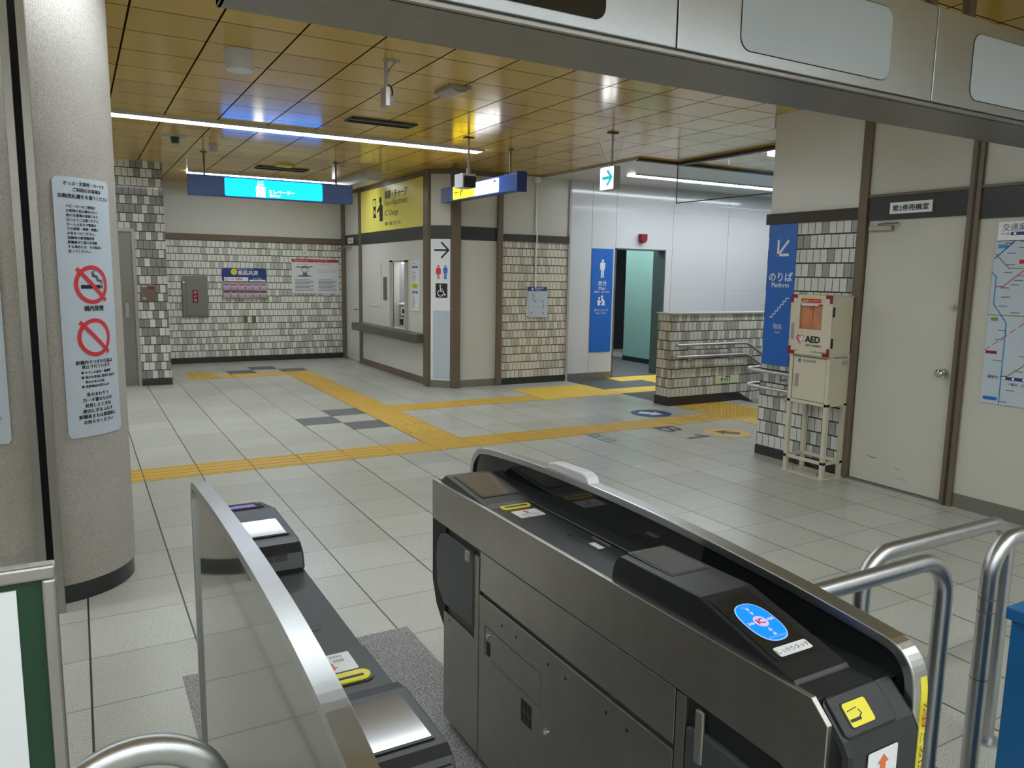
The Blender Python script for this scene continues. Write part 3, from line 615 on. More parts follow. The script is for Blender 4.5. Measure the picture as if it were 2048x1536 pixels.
# near end with ticket intake
b = MB(); b.prism([(.60, .874), (.60, .60), (.555, .60), (.535, .72), (.535, .80), (.548, .822)], X0+.012, 1.285, K['gate_dk'], 0).build('end_cover', G1, .012)
NA = math.atan2(.052, .052); fr = onslope(0, .548, .822, NA)
q = MB(fr); q.prism(rr(1.098, .0, 1.232, .072, .012), -.01, .006, K['gate_blk']); q.build('intake_surround', G1, .004)
q = MB(fr); q.prism(rr(1.118, .012, 1.182, .055, .006), .005, .0068, K['rubber']); q.prism(rr(1.121, .014, 1.180, .053, .005), .0068, .0076, K['yellow']); q.prism(rr(1.123, .022, 1.15, .027, .001), .0076, .0082, K['ink']); q.line([(1.146, .026), (1.156, .031), (1.152, .038)], .002, .008, K['ink']); q.line([(1.126, .04), (1.15, .042)], .0015, .008, K['ink']); q.build('ticket_intake', G1)
b = MB(wy(.5335)); b.prism(rr(1.138, .705, 1.216, .795, .004), 0, .0012, K['paper']); solid_arrow(b, 1.178, .768, .036, PI/2, K['orange'], .0018)
b.text('投 入 口', 1.177, .738, .014, K['ink'], c=.0018); b.text('TICKET IN', 1.177, .72, .013, K['ink'], c=.0018); b.build('ticket_label', G1)
fin(G1, FIN, 1.29, 1.332, K['smoke'])
wp = [(.5615, .875), (.557, .85), (.5555, .81), (.5555, .7), (.5547, .08)]
b = MB(); v_ = [(x, y-.0022, z) for y, z in wp for x in (1.309, 1.327)] + [(x, y+.004, z) for y, z in wp for x in (1.309, 1.327)]
b.add(v_, [(2*i+2, 2*i+3, 2*i+1, 2*i) for i in range(4)] + [(10+2*i, 10+2*i+1, 12+2*i+1, 12+2*i) for i in range(4)] + [(2*i, 10+2*i, 12+2*i, 2*i+2) for i in range(4)] + [(2*i+3, 13+2*i, 11+2*i, 2*i+1) for i in range(4)], K['yellow']); b.build('warning_strip', G1)
b = MB(frame((1.318, .5520, 0), (0, 0, -1), (1, 0, 0))); b.text('かけこみは危険ですのでおやめください', -.58, 0, .014, K['ink'], c=.0012, fit=.5); b.text('注意', -.80, 0, .014, K['red'], c=.0012); b.build('warning_lettering', G1)
b = MB(); b.prism([(1.565, .978), (1.575, .998), (1.60, 1.006), (1.75, 1.003), (1.785, .995), (1.80, .976)], 1.289, 1.331, K['whiteplas'], 0); b.build('infrared_sensor_cover', G1, .004)
# left gate, seen from outside
G2 = thing('ticket_gate', (.4, 1.4, 0), 'narrow ticket gate on the left with a grey glossy side panel and steel edge', 'ticket gate')
PF = [(2.285, 0), (2.285, .88), (2.28, .91), (2.262, .932), (2.22, .943), (2.11, .95), (1.87, .970), (1.54, .984), (1.26, .988), (1.09, .985), (.95, .977), (.83, .965), (.77, .952), (.70, .938), (.62, .915), (.585, .89), (.565, .85), (.555, .8), (.55, 0)]
fin(G2, PF, .305, .345, K['smoke_grey'])
MB().box(.345, .47, .56, 2.15, .03, .85, K['gate_dk']).box(.35, .46, .6, 2.1, 0, .03, K['rubber']).build('body', G2)
MB().box(.466, .474, .56, 2.15, .72, .862, K['steel_side']).box(.466, .474, .56, 2.10, .035, .71, K['steel_lo']).build('side_panel', G2, .0015)
MB().box(.343, .474, .56, 2.16, .85, .867, K['gate_blk']).box(.343, .476, .75, 1.145, .8665, .870, K['gate_blk']).build('top_cover', G2, .002)
MB().prism([(1.585, .866), (1.60, .905), (1.625, .922), (1.65, .927), (1.90, .931), (2.08, .898), (2.165, .872), (2.165, .85)], .345, .478, K['gate_blk'], 0).build('reader_housing', G2, .005)
b = MB(); b.prism(rr(.362, 1.672, .462, 1.81, .004), .9288, .9302, K['gate_dk']); b.prism(rr(.366, 1.678, .456, 1.804, .003), .9302, .9312, K['lcd']); b.build('display_screen', G2)
fr = onslope(0, 2.08, .898, -math.atan2(.033, .18)); q = MB(frame((0, 1.905, .931), (1, 0, 0), (0, math.cos(.185), -math.sin(.185))))
q.prism(rr(.362, .03, .455, .17, .004), .0008, .002, K['smoke']); q.prism(rr(.366, .06, .44, .115, .003), .002, .0024, K['e_violet']); q.build('reader_panel', G2)
b = MB(frame((.0, 1.594, .88), (1, 0, 0), (0, .18, .98)))
for r in range(9): b.rect(.375, -.006+.0042*r, .405, -.0035+.0042*r, .0015, K['rubber']); b.rect(.408, -.006+.0042*r, .438, -.0035+.0042*r, .0015, K['rubber'])
b.build('speaker_slots', G2)
b = MB(frame((.395, 1.1, .8702), (-1, 0, 0), (0, -1, 0))); b.prism(rr(-.045, -.034, .045, .034, .003), 0, .0008, K['paper'])
solid_arrow(b, 0, .014, .03, PI/2, K['orange'], .0012); b.text('切符  取出口', 0, -.006, .011, K['ink'], c=.0012); b.text('TAKE TICKET', 0, -.022, .010, K['ink'], c=.0012); b.build('ticket_label', G2)
MB().prism(rr(.345, 1.015, .455, 1.058, .018), .8695, .872, K['gate_dk']).prism(rr(.345, 1.02, .45, 1.053, .016), .872, .8755, K['yellow']).box(.35, .437, 1.029, 1.036, .8755, .8762, K['ink']).build('ticket_outlet', G2, .001)
MB().prism([(.985, .869), (.975, .879), (.94, .887), (.77, .885), (.752, .875), (.735, .855), (.73, .80), (.98, .80)], .343, .480, K['gate_blk'], 0).build('display_housing', G2, .003)
b = MB(); b.prism(rr(.35, .785, .466, .925, .004), .8862, .8875, K['gate_dk']); b.prism(rr(.352, .79, .462, .92, .003), .8875, .8882, K['lcd_b']); b.build('display_screen', G2)
MB().prism(rr(.35, 1.25, .425, 1.36, .012), .8665, .8678, K['gate_dk']).build('access_hatch', G2)

# ------------------------------------------------------------------ steel sign beam over the gates
B = thing('sign_beam', (2.9, 2.0, 2.3), 'long brushed steel beam crossing the top of the view above the gates', 'sign beam')
BX = [.416, 1.787, 3.165, 4.54, 5.32]
MB().box(.416, 5.32, 1.86, 2.19, 2.3, 2.32, K['steel_dk']).box(.416, 5.32, 2.17, 2.19, 2.32, 2.68, K['steel']).box(.42, 5.32, 1.87, 2.17, 2.66, 2.69, K['steel']).box(.416, .43, 1.86, 2.19, 2.3, 2.69, K['steel']).box(.43, 5.31, 1.868, 1.88, 2.3, 2.68, K['rubber']).build('casing', B, .003)  # underside in darker steel: its shade is put into the colour
for i in range(4): MB().box(BX[i]+.003, BX[i+1]-.003, 1.845, 1.868, 2.318, 2.69, K['steel']).build('face_panel', B, .003)
MB().box(.416, 5.32, 1.852, 1.862, 2.3, 2.312, K['steel_md']).build('lower_lip', B, .001)
for x0, x1 in ((2.07, 2.875), (3.43, 4.25)):
    MB(wy(1.845)).prism(rr(x0-.003, 2.355, x1+.003, 2.632, .05), -.002, .0012, K['rubber']).prism(rr(x0, 2.358, x1, 2.629, .048), .0012, .003, K['panelgrey']).build('sign_window', B)
MB(wy(1.845)).prism(rr(.68, 2.352, 1.497, 2.632, .04), -.002, .003, K['smoke']).build('display_screen', B)
for x in (1.05, 3.37, 3.66, 4.9): MB().cyl((x, 2.02, 2.68), (x, 2.02, ZC), .028, K['brown']).build('hanger_pipe', B)

# ------------------------------------------------------------------ hanging signs
t = thing('hanging_sign', (2.25, 9.83, 2.46), 'long dark blue hanging sign with a glowing cyan elevator panel', 'hanging sign')
MB().box(1.26, 3.255, 9.80, 9.93, 2.455, 2.695, K['dblue']).build('housing', t, .004)
b = MB(wy(9.80)); b.prism(rr(1.663, 2.466, 2.855, 2.682, .02), 0, .004, K['e_blue']); b.build('lit_panel', t)
b = MB(wy(9.7955))
b.prism(rr(2.03, 2.475, 2.14, 2.60, .01), 0, .001, K['e_white']); b.face([(2.045, 2.612), (2.065, 2.612), (2.055, 2.628)], .001, K['e_white'])
for dx in (2.058, 2.085, 2.112): b.disc(dx, 2.625, .011, .001, K['e_white'], 16)
b.face([(2.05, 2.645), (2.08, 2.645), (2.065, 2.665)], .001, K['e_white']); b.face([(2.09, 2.665), (2.12, 2.665), (2.105, 2.645)], .001, K['e_white'])
b.text('エレベーター', 2.34, 2.545, .055, K['e_white'], c=.001); b.text('Elevator', 2.26, 2.50, .04, K['e_white'], c=.001); b.build('lettering', t)
for x in (1.446, 3.053): MB().cyl((x, 9.86, 2.69), (x, 9.86, ZC), .011, K['brown']).cyl((x, 9.86, ZC-.012), (x, 9.86, ZC), .04, K['brown']).build('hanger_rod', t)
t = thing('hanging_sign', (4.31, 8.3, 2.5), 'blue hanging sign with a yellow and white lit panel, end on beside the booth corner', 'hanging sign')
MB().box(4.3, 4.42, 7.30, 9.32, 2.495, 2.685, K['dblue']).build('housing', t, .004)
b = MB(wx(4.30)); b.prism(rr(-8.93, 2.512, -8.3, 2.668, .012), 0, .004, K['e_yel']); b.prism(rr(-8.32, 2.512, -7.715, 2.668, .012), 0, .0045, K['e_white']); b.build('lit_panel', t)
b = MB(wx(4.295)); arrow(b, -8.83, 2.592, .1, PI, .014, K['ink'], .001, .35); man(b, -8.66, 2.53, .11, K['ink'], .001); b.rect(-8.72, 2.54, -8.69, 2.62, .001, K['ink'])
b.text('精算・チャージ', -8.45, 2.60, .045, K['inkg'], c=.001); b.text('お手洗い', -8.12, 2.60, .04, K['skyb'], c=.001, ); arrow(b, -7.80, 2.592, .12, PI/2, .016, K['ink'], .001, .35); b.build('lettering', t)
MB().prism([(2.47, 0), (2.7, 0), (2.71, .03), (2.47, .02)], 4.295, 4.425, K['navy'], 0)
MB().box(4.296, 4.424, 7.285, 7.30, 2.48, 2.70, K['navy']).build('end_cap', t, .002)
for y in (9.0, 7.55): MB().cyl((4.36, y, 2.68), (4.36, y, ZC), .011, K['brown']).cyl((4.36, y, ZC-.015), (4.36, y, ZC), .035, K['brown']).build('hanger_rod', t)
t = thing('emergency_exit_sign', (4.7, 6.1, 2.43), 'small lit hanging sign with a cyan green arrow on white', 'exit sign')
MB().box(4.655, 4.735, 6.01, 6.235, 2.42, 2.645, K['greyplas']).build('housing', t, .004)
b = MB(wx(4.655)); b.prism(rr(-6.228, 2.426, -6.018, 2.638, .006), 0, .003, K['e_white']); arrow(b, -6.115, 2.535, .145, 0, .034, K['e_cyan'], .004, .46); b.build('lit_panel', t)
MB().cyl((4.695, 6.1, 2.64), (4.695, 6.1, ZC), .01, K['greyplas']).box(4.645, 4.745, 6.07, 6.13, ZC-.012, ZC, K['dbrown']).tube([(4.695, 6.05, 2.645), (4.64, 5.8, ZC)], .0015, K['greyplas'], 6).tube([(4.695, 6.15, 2.645), (4.72, 6.4, ZC)], .0015, K['greyplas'], 6).build('hanger_rod', t)
t = thing('projection_camera', (3.66, 7.1, 2.5), 'small boxy device on a rod in front of the yellow and white hanging sign', 'camera')
MB().box(3.55, 3.70, 7.1, 7.3, 2.46, 2.60, K['whiteplas']).build('housing', t, .004)
MB().box(3.562, 3.70, 7.092, 7.1, 2.458, 2.575, K['gate_dk']).build('front_hood', t, .002)
MB().cyl((3.65, 7.17, 2.60), (3.65, 7.17, ZC), .011, K['greyplas']).cyl((3.65, 7.17, 2.6), (3.65, 7.17, 2.66), .022, K['greyplas']).box(3.6, 3.7, 7.14, 7.2, ZC-.01, ZC, K['dbrown']).build('hanger_rod', t)
t = thing('security_camera', (1.9, 4.86, 2.66), 'slim camera with a looped black cable on a pole above the gates', 'camera')
MB().cyl((1.9, 4.86, 2.78), (1.9, 4.86, ZC), .011, K['greyplas']).box(1.885, 1.99, 4.84, 4.88, ZC-.008, ZC, K['greyplas']).tube([(1.9, 4.86, 2.86), (1.93, 4.86, 2.92), (1.97, 4.86, ZC-.004)], .006, K['greyplas']).build('bracket', t)
MB().box(1.875, 1.908, 4.80, 4.90, 2.665, 2.79, K['alu']).box(1.91, 1.95, 4.85, 4.92, 2.69, 2.745, K['greyplas']).build('camera_body', t, .004)
MB().tube([(1.915+.03*math.sin(a), 4.86, 2.765+.045*math.cos(a)) for a in [-.4+3.9*i/14 for i in range(15)]], .005, K['rubber'], 10).build('cable', t)
b = MB().cyl((1.03, 5.2, 2.85), (1.03, 5.2, ZC), .083, K['whiteplas'], 48, .092)
tag(b.build('ceiling_speaker'), 'white drum shaped ceiling speaker in the gold ceiling', 'speaker')
def vent(x0, x1, y0, y1, label):
    t = thing('ceiling_vent', ((x0+x1)/2, (y0+y1)/2, ZC-.012), label, 'vent')
    MB().box(x0, x1, y0, y0+.015, ZC-.014, ZC, K['gate_dk']).box(x0, x1, y1-.015, y1, ZC-.014, ZC, K['gate_dk']).box(x0, x0+.015, y0, y1, ZC-.014, ZC, K['gate_dk']).box(x1-.015, x1, y0, y1, ZC-.014, ZC, K['gate_dk']).build('frame', t)
    m = MB().box(x0+.015, x1-.015, y0+.015, y1-.015, ZC-.003, ZC-.001, K['rubber']); ym = (y0+y1)/2
    for k in range(3): yy = y0+(y1-y0)*(k+1)/4; m.box(x0+.015, x1-.015, yy-.004, yy+.004, ZC-.012, ZC-.003, K['alu'] if k == 1 else K['gate_dk'])
    m.build('slats', t)
vent(2.29, 2.93, 6.8, 7.02, 'dark slotted ceiling vent nearer the beam, in front of the long light strip')
vent(2.25, 2.93, 10.7, 10.99, 'dark slotted ceiling vent above the blue hanging sign')
t = thing('ceiling_hatch', (2.62, 5.35, ZC-.03), 'small square white metal fitting on the gold ceiling near the beam', 'ceiling fitting')
MB().box(2.53, 2.70, 5.2, 5.5, ZC-.03, ZC, K['alu']).build('frame', t, .003); MB().prism([(2.545, ZC-.031), (2.60, ZC-.05), (2.64, ZC-.05), (2.685, ZC-.031)], 5.22, 5.48, K['greyplas'], 1).build('cover', t)
t = thing('smoke_detector', (1.03, 8.89, ZC-.07), 'round smoke detector on a wide disc by the light strip', 'smoke detector')
MB().cyl((1.03, 8.89, ZC-.012), (1.03, 8.89, ZC), .115, K['greyplas'], 40, .12).build('disc', t); MB().cyl((1.03, 8.89, ZC-.075), (1.03, 8.89, ZC-.012), .035, K['gate_dk'], 24, .05).build('sensor', t)
t = thing('smoke_detector', (1.46, 9.2, ZC-.08), 'small smoke detector left of the hanger rod of the blue sign', 'smoke detector')
MB().cyl((1.46, 9.2, ZC-.03), (1.46, 9.2, ZC), .05, K['greyplas'], 24).build('base', t); MB().cyl((1.46, 9.2, ZC-.085), (1.46, 9.2, ZC-.03), .036, K['greyplas'], 24, .045).build('sensor', t)
tag(MB().box(3.62, 3.85, 10.3, 11.95, ZC-.13, ZC, K['white_ceil']).build('ceiling_duct_box', bevel=.004), 'white boxed-in ceiling unit between the blue sign and the yellow sign', 'ceiling unit')
tag(MB().box(2.42, 2.62, 10.35, 10.5, ZC-.03, ZC, K['ysign']).build('ceiling_hatch', bevel=.004), 'small yellowish ceiling hatch beside the far vent', 'ceiling fitting')

# glass smoke screen round the stairwell
t = thing('smoke_screen', (6.55, 7.25, 2.485), 'clear glass smoke screen hanging from the ceiling over the stairs', 'glass screen')
for x0, x1 in ((6.55, 7.6), (7.61, 8.7), (8.71, 10.1)): MB().box(x0, x1, 7.25, 7.258, 2.485, ZC-.03, K['glass']).build('glass_pane', t)
for y0, y1 in ((6.4, 7.25), (5.6, 6.39), (4.67, 5.59)): MB().box(6.55, 6.558, y0, y1, 2.485, ZC-.03, K['glass']).build('glass_pane', t)
MB().box(6.544, 6.562, 4.67, 7.25, 2.478, 2.488, K['dbrown']).box(6.56, 10.1, 7.248, 7.26, 2.478, 2.486, K['white']).box(6.548, 6.558, 7.248, 7.26, 2.485, ZC-.03, K['inkg']).build('edge_trim', t)

# ------------------------------------------------------------------ fittings on the booth and its neighbours
t = thing('service_shelf', (4.2, 11.1, .6), 'long brushed steel shelf under the fare window', 'shelf')
MB().box(4.10, 4.3, 9.76, 12.58, .60, .725, K['steel_dk']).build('shelf_box', t, .006)
t = thing('fare_sign', (4.29, 11.1, 2.22), 'large yellow fare adjustment sign above the booth window', 'sign')
MB().box(4.286, 4.3, 9.78, 12.56, 2.225, 2.905, K['ysign']).build('panel', t)
b = MB(wx(4.286)); b.text('精算・チャージ', -11.40, 2.76, .135, K['ink'], 'L', fit=.92, bold=.03); b.text('Fare Adjustment', -11.40, 2.625, .125, K['ink'], 'L', fit=.93); b.text('IC Charge', -11.40, 2.475, .125, K['ink'], 'L', fit=.56); b.text('精算・充值  정산・충전', -11.40, 2.325, .06, K['ink'], 'L', fit=.66)
b.build('lettering', t); b = MB(wx(4.286)); b.disc(-11.60, 2.70, .055, .0015, K['ink'], 24); b.face([(-11.50, 2.375), (-11.50, 2.60), (-11.53, 2.64), (-11.63, 2.64), (-11.68, 2.60), (-11.77, 2.54), (-11.75, 2.51), (-11.65, 2.55), (-11.64, 2.375)], .0015, K['ink'])
b.line([(-11.95, 2.73), (-11.82, 2.73), (-11.82, 2.60)], .02, .0015, K['ink']); b.line([(-11.95, 2.73), (-11.95, 2.6)], .015, .0015, K['inkg']); b.prism(rr(-11.93, 2.46, -11.82, 2.62, .01), 0, .0015, K['ink']); b.rect(-11.95, 2.44, -11.8, 2.465, .0015, K['ink']); b.rect(-11.89, 2.5, -11.84, 2.56, .002, K['ysign'])
b.build('person_at_machine_symbol', t)
t = thing('fare_notice', (4.29, 10.18, 1.03), 'narrow white notice with blue and yellow boxes right of the fare window', 'notice')
MB().box(4.285, 4.3, 10.03, 10.33, 1.03, 1.745, K['white']).build('board', t, .003)
b = MB(wx(4.285)); c_ = -10.18
b.text('精算・チャージ', c_, 1.71, .026, K['navy'], fit=.18)
for z, m in ((1.66, 'blue'), (1.30, 'blue')): b.rect(c_-.11, z-.016, c_+.11, z+.016, .001, K[m]); b.text('ICカード' if z > 1.5 else '乗越精算', c_, z, .022, K['white'], c=.002)
for i, s in enumerate(('のりこし', '精算機での取扱い', '現金チャージ', '定期券の区間変更', '回数券の精算', '係員にお申し出', 'ください')): b.text(s, c_-.1, 1.615-.028*i, .019, K['ink'], 'L')
b.rect(c_-.11, 1.355, c_+.11, 1.42, .001, K['yellow']); b.text('ご利用中止', c_, 1.40, .022, K['ink'], c=.002); b.text('お知らせ', c_, 1.372, .02, K['ink'], c=.002)
for i, s in enumerate(('PASMO', '交通系カード', '千円札のみ', '使用可能です', '■領収書発行', '■釣銭切れ', '係員呼出')): b.text(s, c_-.1, 1.26-.03*i, .019, K['ink'], 'L')
b.build('lettering', t)
tag(MB().box(4.288, 4.302, 11.38, 11.51, 1.14, 1.505, K['brown']).build('wall_slot_plate', bevel=.002), 'narrow upright brown plate on the booth wall left of the fare window', 'plate')
b = MB().box(4.29, 4.302, 11.62, 12.2, 1.02, 1.72, K['enamel_w']); tag(b.build('access_panel', bevel=.002), 'flush cream access panel on the booth wall left of the brown plate', 'access panel')
t = thing('fare_machine', (4.45, 10.9, .735), 'small grey and white counter machine standing in the fare window', 'machine')
MB().box(4.37, 4.60, 10.74, 11.02, .735, .90, K['greyplas']).box(4.40, 4.58, 10.80, 11.04, .92, 1.06, K['whiteplas']).box(4.42, 4.56, 10.85, 11.0, .90, .92, K['gate_dk']).build('body', t, .006)
MB().prism([(4.36, 1.09), (4.60, 1.15), (4.60, 1.165), (4.36, 1.105)], 10.76, 11.05, K['white'], 1).build('tray', t)
MB().box(4.36, 4.372, 10.86, 10.98, .78, .87, K['rubber']).build('keypad', t, .003); MB().box(4.385, 4.40, 10.88, 10.95, .96, 1.02, K['rubber']).build('lens', t, .003)
tag(MB().box(4.42, 4.85, 10.64, 11.06, 1.715, 1.733, K['lamp_soft']).build('window_lamp'), 'small lamp lighting the inside of the fare window from above', 'lamp')
t = thing('door_nameplate', (4.28, 13.2, 2.07), 'small white nameplate on the dark band above the narrow booth door', 'nameplate'); MB().box(4.282, 4.29, 13.02, 13.3, 2.07, 2.17, K['white']).build('plate', t)
b = MB(wx(4.282)); b.text('事務室', -13.16, 2.12, .05, K['ink']); b.build('lettering', t)
tag(MB().box(4.25, 4.31, 13.15, 13.4, 2.0, 2.045, K['alu']).tube([(4.26, 13.3, 2.01), (4.15, 13.42, 1.99), (4.28, 13.5, 1.99)], .01, K['alu']).build('door_closer'), 'grey door closer under the small nameplate of the booth door', 'door closer')
# toilets direction board on the diagonal panel
t = thing('direction_board', (4.39, 9.49, .12), 'tall white board with black arrow, toilet figures and wheelchair sign on booth corner', 'sign')
DG2 = frame((4.28, 9.60, 0), DU, (0, 0, 1))
b = MB(DG2); b.box(.035, .275, 1.07, 2.035, 0, .006, K['white']).box(.035, .275, .12, 1.068, 0, .005, K['paper_b']).build('board', t)
b = MB(frame((4.28, 9.60, 0), DU, (0, 0, 1))); o_ = .0075; m_ = .158
arrow(b, m_, 1.89, .20, 0, .024, K['ink'], o_, .5); b.build('arrow_symbol', t); b = MB(DG2)
man(b, m_-.045, 1.50, .185, K['red'], o_, True); b.build('woman_figure', t); b = MB(DG2); man(b, m_+.055, 1.50, .185, K['blue'], o_); b.build('man_figure', t); b = MB(DG2)
b.prism(rr(m_-.085, 1.245, m_+.085, 1.44, .008), .006, o_, K['ink']); wheelchair(b, m_-.01, 1.262, .16, K['white'], o_+.001); b.build('wheelchair_symbol', t)
# poster and map boards on the tiled bay
t = thing('map_leaflet_board', (5.86, 9.36, .96), 'small white station map board with a blue header on the cream tiles', 'notice board')
MB().box(5.68, 5.75, 9.363, 9.38, .985, 1.40, K['whiteplas']).build('backing_board', t, .002)
b = MB(frame((5.70, 9.362, .965), (1, 0, 0), (-.035, 0, 1))); b.prism(rr(0, 0, .335, .44, .012), -.012, 0, K['paper_b']); b.map = frame((5.70, 9.362, .965), (1, 0, .0), (-.035, 0, 1)); b.rect(0, .38, .33, .44, .001, K['navy']); b.rect(0, 0, .006, .44, .0012, K['navy']); b.build('board', t)
b = MB(frame((5.70, 9.361, .965), (1, 0, 0), (-.035, 0, 1))); b.ring(.085, .41, .008, .018, .001, K['white'], 20); b.text('点字案内図', .2, .418, .026, K['white'], c=.001); b.text('Station Map', .18, .395, .016, K['white'], c=.001)
for i in range(7): b.rect(.07, .35-.018*i, .12, .354-.018*i, .001, K['inkg'])
b.rect(.05, .15, .3, .152, .001, K['inkg']); b.line([(.1, .2), (.14, .25), (.22, .24), (.29, .27)], .002, .001, K['inkg'])
for x, y in ((.06, .065), (.26, .135), (.27, .175), (.135, .23), (.26, .23)): b.disc(x, y, .009, .001, K['ink'], 12)
man(b, .265, .04, .04, K['ink'], .001); b.build('print', t)
t = thing('cable_conduit', (5.81, 9.37, 1.4), 'thin white cable conduit running down the tiled bay to the map board', 'conduit')
MB().tube([(5.815, 9.37, 2.93), (5.81, 9.368, 2.25), (5.812, 9.345, 2.17), (5.815, 9.338, 2.08), (5.812, 9.36, 2.0), (5.82, 9.37, 1.38)], .012, K['white'], 10).build('pipe', t); MB().box(5.77, 5.86, 9.34, 9.38, 2.87, 2.955, K['white']).build('junction_box', t, .003)
# toilet wall
t = thing('mens_toilet_sign', (7.02, 9.4, .415), 'tall blue sign with a white man figure beside the toilet doorway', 'sign')
MB().box(6.83, 7.225, 9.4, 9.41, .415, 1.988, K['blue']).build('panel', t)
b = MB(wy(9.4)); man(b, 7.03, 1.55, .275, K['white']); b.build('man_figure', t); b = MB(wy(9.4)); b.text('男性', 7.035, 1.465, .085, K['white']); b.text('Men', 7.03, 1.392, .075, K['white']); b.text('男厕所   남자 화장실', 7.03, 1.335, .034, K['white'], fit=.29)
b.disc(6.985, 1.24, .018, .0015, K['white'], 14); b.face([(6.955, 1.13), (6.955, 1.21), (6.975, 1.22), (7.0, 1.2), (7.02, 1.18), (6.998, 1.165), (6.998, 1.13)], .0015, K['white'])
b.disc(7.035, 1.265, .02, .0015, K['white'], 14); b.face([(7.02, 1.235), (7.05, 1.24), (7.09, 1.19), (7.085, 1.155), (7.03, 1.155), (7.055, 1.19), (7.015, 1.2), (7.01, 1.185), (7.04, 1.19)], .0015, K['white']); b.rect(7.02, 1.13, 7.095, 1.148, .0015, K['white'])
b.text('赤ちゃんいす', 7.03, 1.06, .045, K['white'], fit=.27); b.text('Baby Chair', 7.025, 1.01, .035, K['white'], fit=.2); b.build('lettering', t)
t = thing('alarm_light', (7.76, 9.38, 2.08), 'dark red wall alarm lamp above the toilet doorway', 'alarm lamp')
MB().prism([(7.70, 2.14), (7.73, 2.10), (7.79, 2.10), (7.825, 2.14), (7.825, 2.235), (7.70, 2.235)], 9.33, 9.41, K['dred'], 1).build('lens', t, .008)
MB().cyl((7.765, 9.375, 2.075), (7.765, 9.375, 2.10), .025, K['whiteplas']).build('base', t)
# back wall fittings
t = thing('hydrant_cabinet', (1.75, 13.63, .79), 'grey steel hydrant cabinet with a red label on the back tiled wall', 'cabinet')
MB().box(1.56, 1.96, 13.62, 13.66, .79, 1.47, K['steel_dk']).build('frame', t, .003); MB().box(1.615, 1.925, 13.61, 13.625, .82, 1.445, K['steel_dk']).build('door', t, .002)
b = MB(wy(13.61)); b.prism(rr(1.715, 1.02, 1.80, 1.235, .005), 0, .001, K['dred'])
for i, s in enumerate('消火栓'): b.text(s, 1.757, 1.195-.065*i, .045, K['white'], c=.002)
b.rect(1.57, 1.35, 1.60, 1.375, .0015, K['white']); b.build('label', t)
t = thing('leaflet_rack', (2.56, 13.63, 1.1), 'leaflet rack with a rounded dark blue header and pink leaflets on the back wall', 'rack')
MB(wy(13.645)).prism(rr(2.195, 1.375, 2.93, 1.61, .05), 0, .012, K['navy']).build('header', t); 
b = MB(wy(13.632)); b.disc(2.39, 1.545, .053, .001, K['yellow'], 28); b.text('県民共済', 2.62, 1.53, .085, K['white'], fit=.33, bold=.03); b.text('神奈川県民の暮らしを守る', 2.57, 1.59, .022, K['white']); b.rect(2.225, 1.385, 2.62, 1.455, .001, K['white']); b.rect(2.64, 1.385, 2.905, 1.412, .001, K['white']); b.ring(2.265, 1.42, .018, .026, .002, K['red'], 20)
b.text('入院', 2.345, 1.42, .04, K['ink'], c=.002); b.text('7000', 2.465, 1.42, .062, K['red'], c=.002, bold=.03); b.text('円', 2.585, 1.415, .03, K['red'], c=.002); b.text('月々の掛金', 2.77, 1.435, .03, K['white'], c=.002); b.text('お気軽にどうぞ', 2.77, 1.398, .02, K['navy'], c=.002); b.build('lettering', t)
for r in range(2):
    z0 = 1.24 if r == 0 else 1.115
    MB().box(2.2, 2.94, 13.60, 13.61, z0-.01, z0+.045, K['acrylic']).box(2.2, 2.94, 13.60, 13.66, z0-.012, z0-.006, K['greyplas']).build('tray', t)
MB().box(2.19, 2.945, 13.655, 13.66, 1.09, 1.38, K['alu']).build('back_plate', t)
for r in range(2):
    for k in range(6):
        x = 2.21+.121*k; z = 1.235 if r == 0 else 1.11
        l = MB().prism([(13.64, z), (13.614, z+.002), (13.64, z+.11), (13.65, z+.11)], x, x+.108, K['pink'], 0)
        l.add([(x+.01, 13.6135+.026*.62, z+.08), (x+.098, 13.6135+.026*.62, z+.08), (x+.098, 13.6135+.026*.78, z+.098), (x+.01, 13.6135+.026*.78, z+.098)], [(0, 1, 2, 3)], K['navy'])
        o = l.build('leaflet'); tag(o, 'pink leaflet in the %s row of the wall rack, %s pocket from the left' % (('upper', 'lower')[r], ('first', 'second', 'third', 'fourth', 'fifth', 'sixth')[k]), 'leaflet', 'leaflets in the wall rack')
t = thing('information_poster', (3.79, 13.64, 1.18), 'white poster with a crimson header strip and grey station drawing on the back wall', 'poster')
MB().box(3.37, 4.215, 13.645, 13.66, 1.18, 1.785, K['paper']).build('board', t)
b = MB(wy(13.645)); b.rect(3.37, 1.735, 4.215, 1.785, .001, K['crimson']); b.text('緊急時の設備のご案内', 3.54, 1.76, .026, K['white'], c=.002); b.text('Guide to emergency facilities', 3.88, 1.76, .024, K['white'], c=.002)
b.text('エレベーターのご案内', 3.57, 1.695, .02, K['crimson']); b.text('非常停止ボタンのご案内', 3.97, 1.695, .02, K['crimson'])
b.disc(3.59, 1.49, .13, .001, K['inkg'], 30, .016); b.rect(3.56, 1.50, 3.64, 1.55, .001, K['inkg']); b.line([(3.55, 1.64), (3.56, 1.56), (3.64, 1.56), (3.65, 1.64)], .008, .001, K['ink']); b.line([(3.45, 1.65), (3.55, 1.64), (3.65, 1.64), (3.73, 1.66)], .02, .001, K['inkg']); b.disc(3.6, 1.65, .05, .0012, K['inkg'], 20, .02)
b.line([(3.85, 1.6), (4.17, 1.59), (4.17, 1.57), (3.85, 1.56), (3.85, 1.6)], .004, .001, K['inkg'])
for c0 in (3.42, 3.84):
    for i in range(9): b.rect(c0, 1.42-.024*i, c0+(.33 if i % 3 else .26), 1.43-.024*i, .001, K['inkg'])
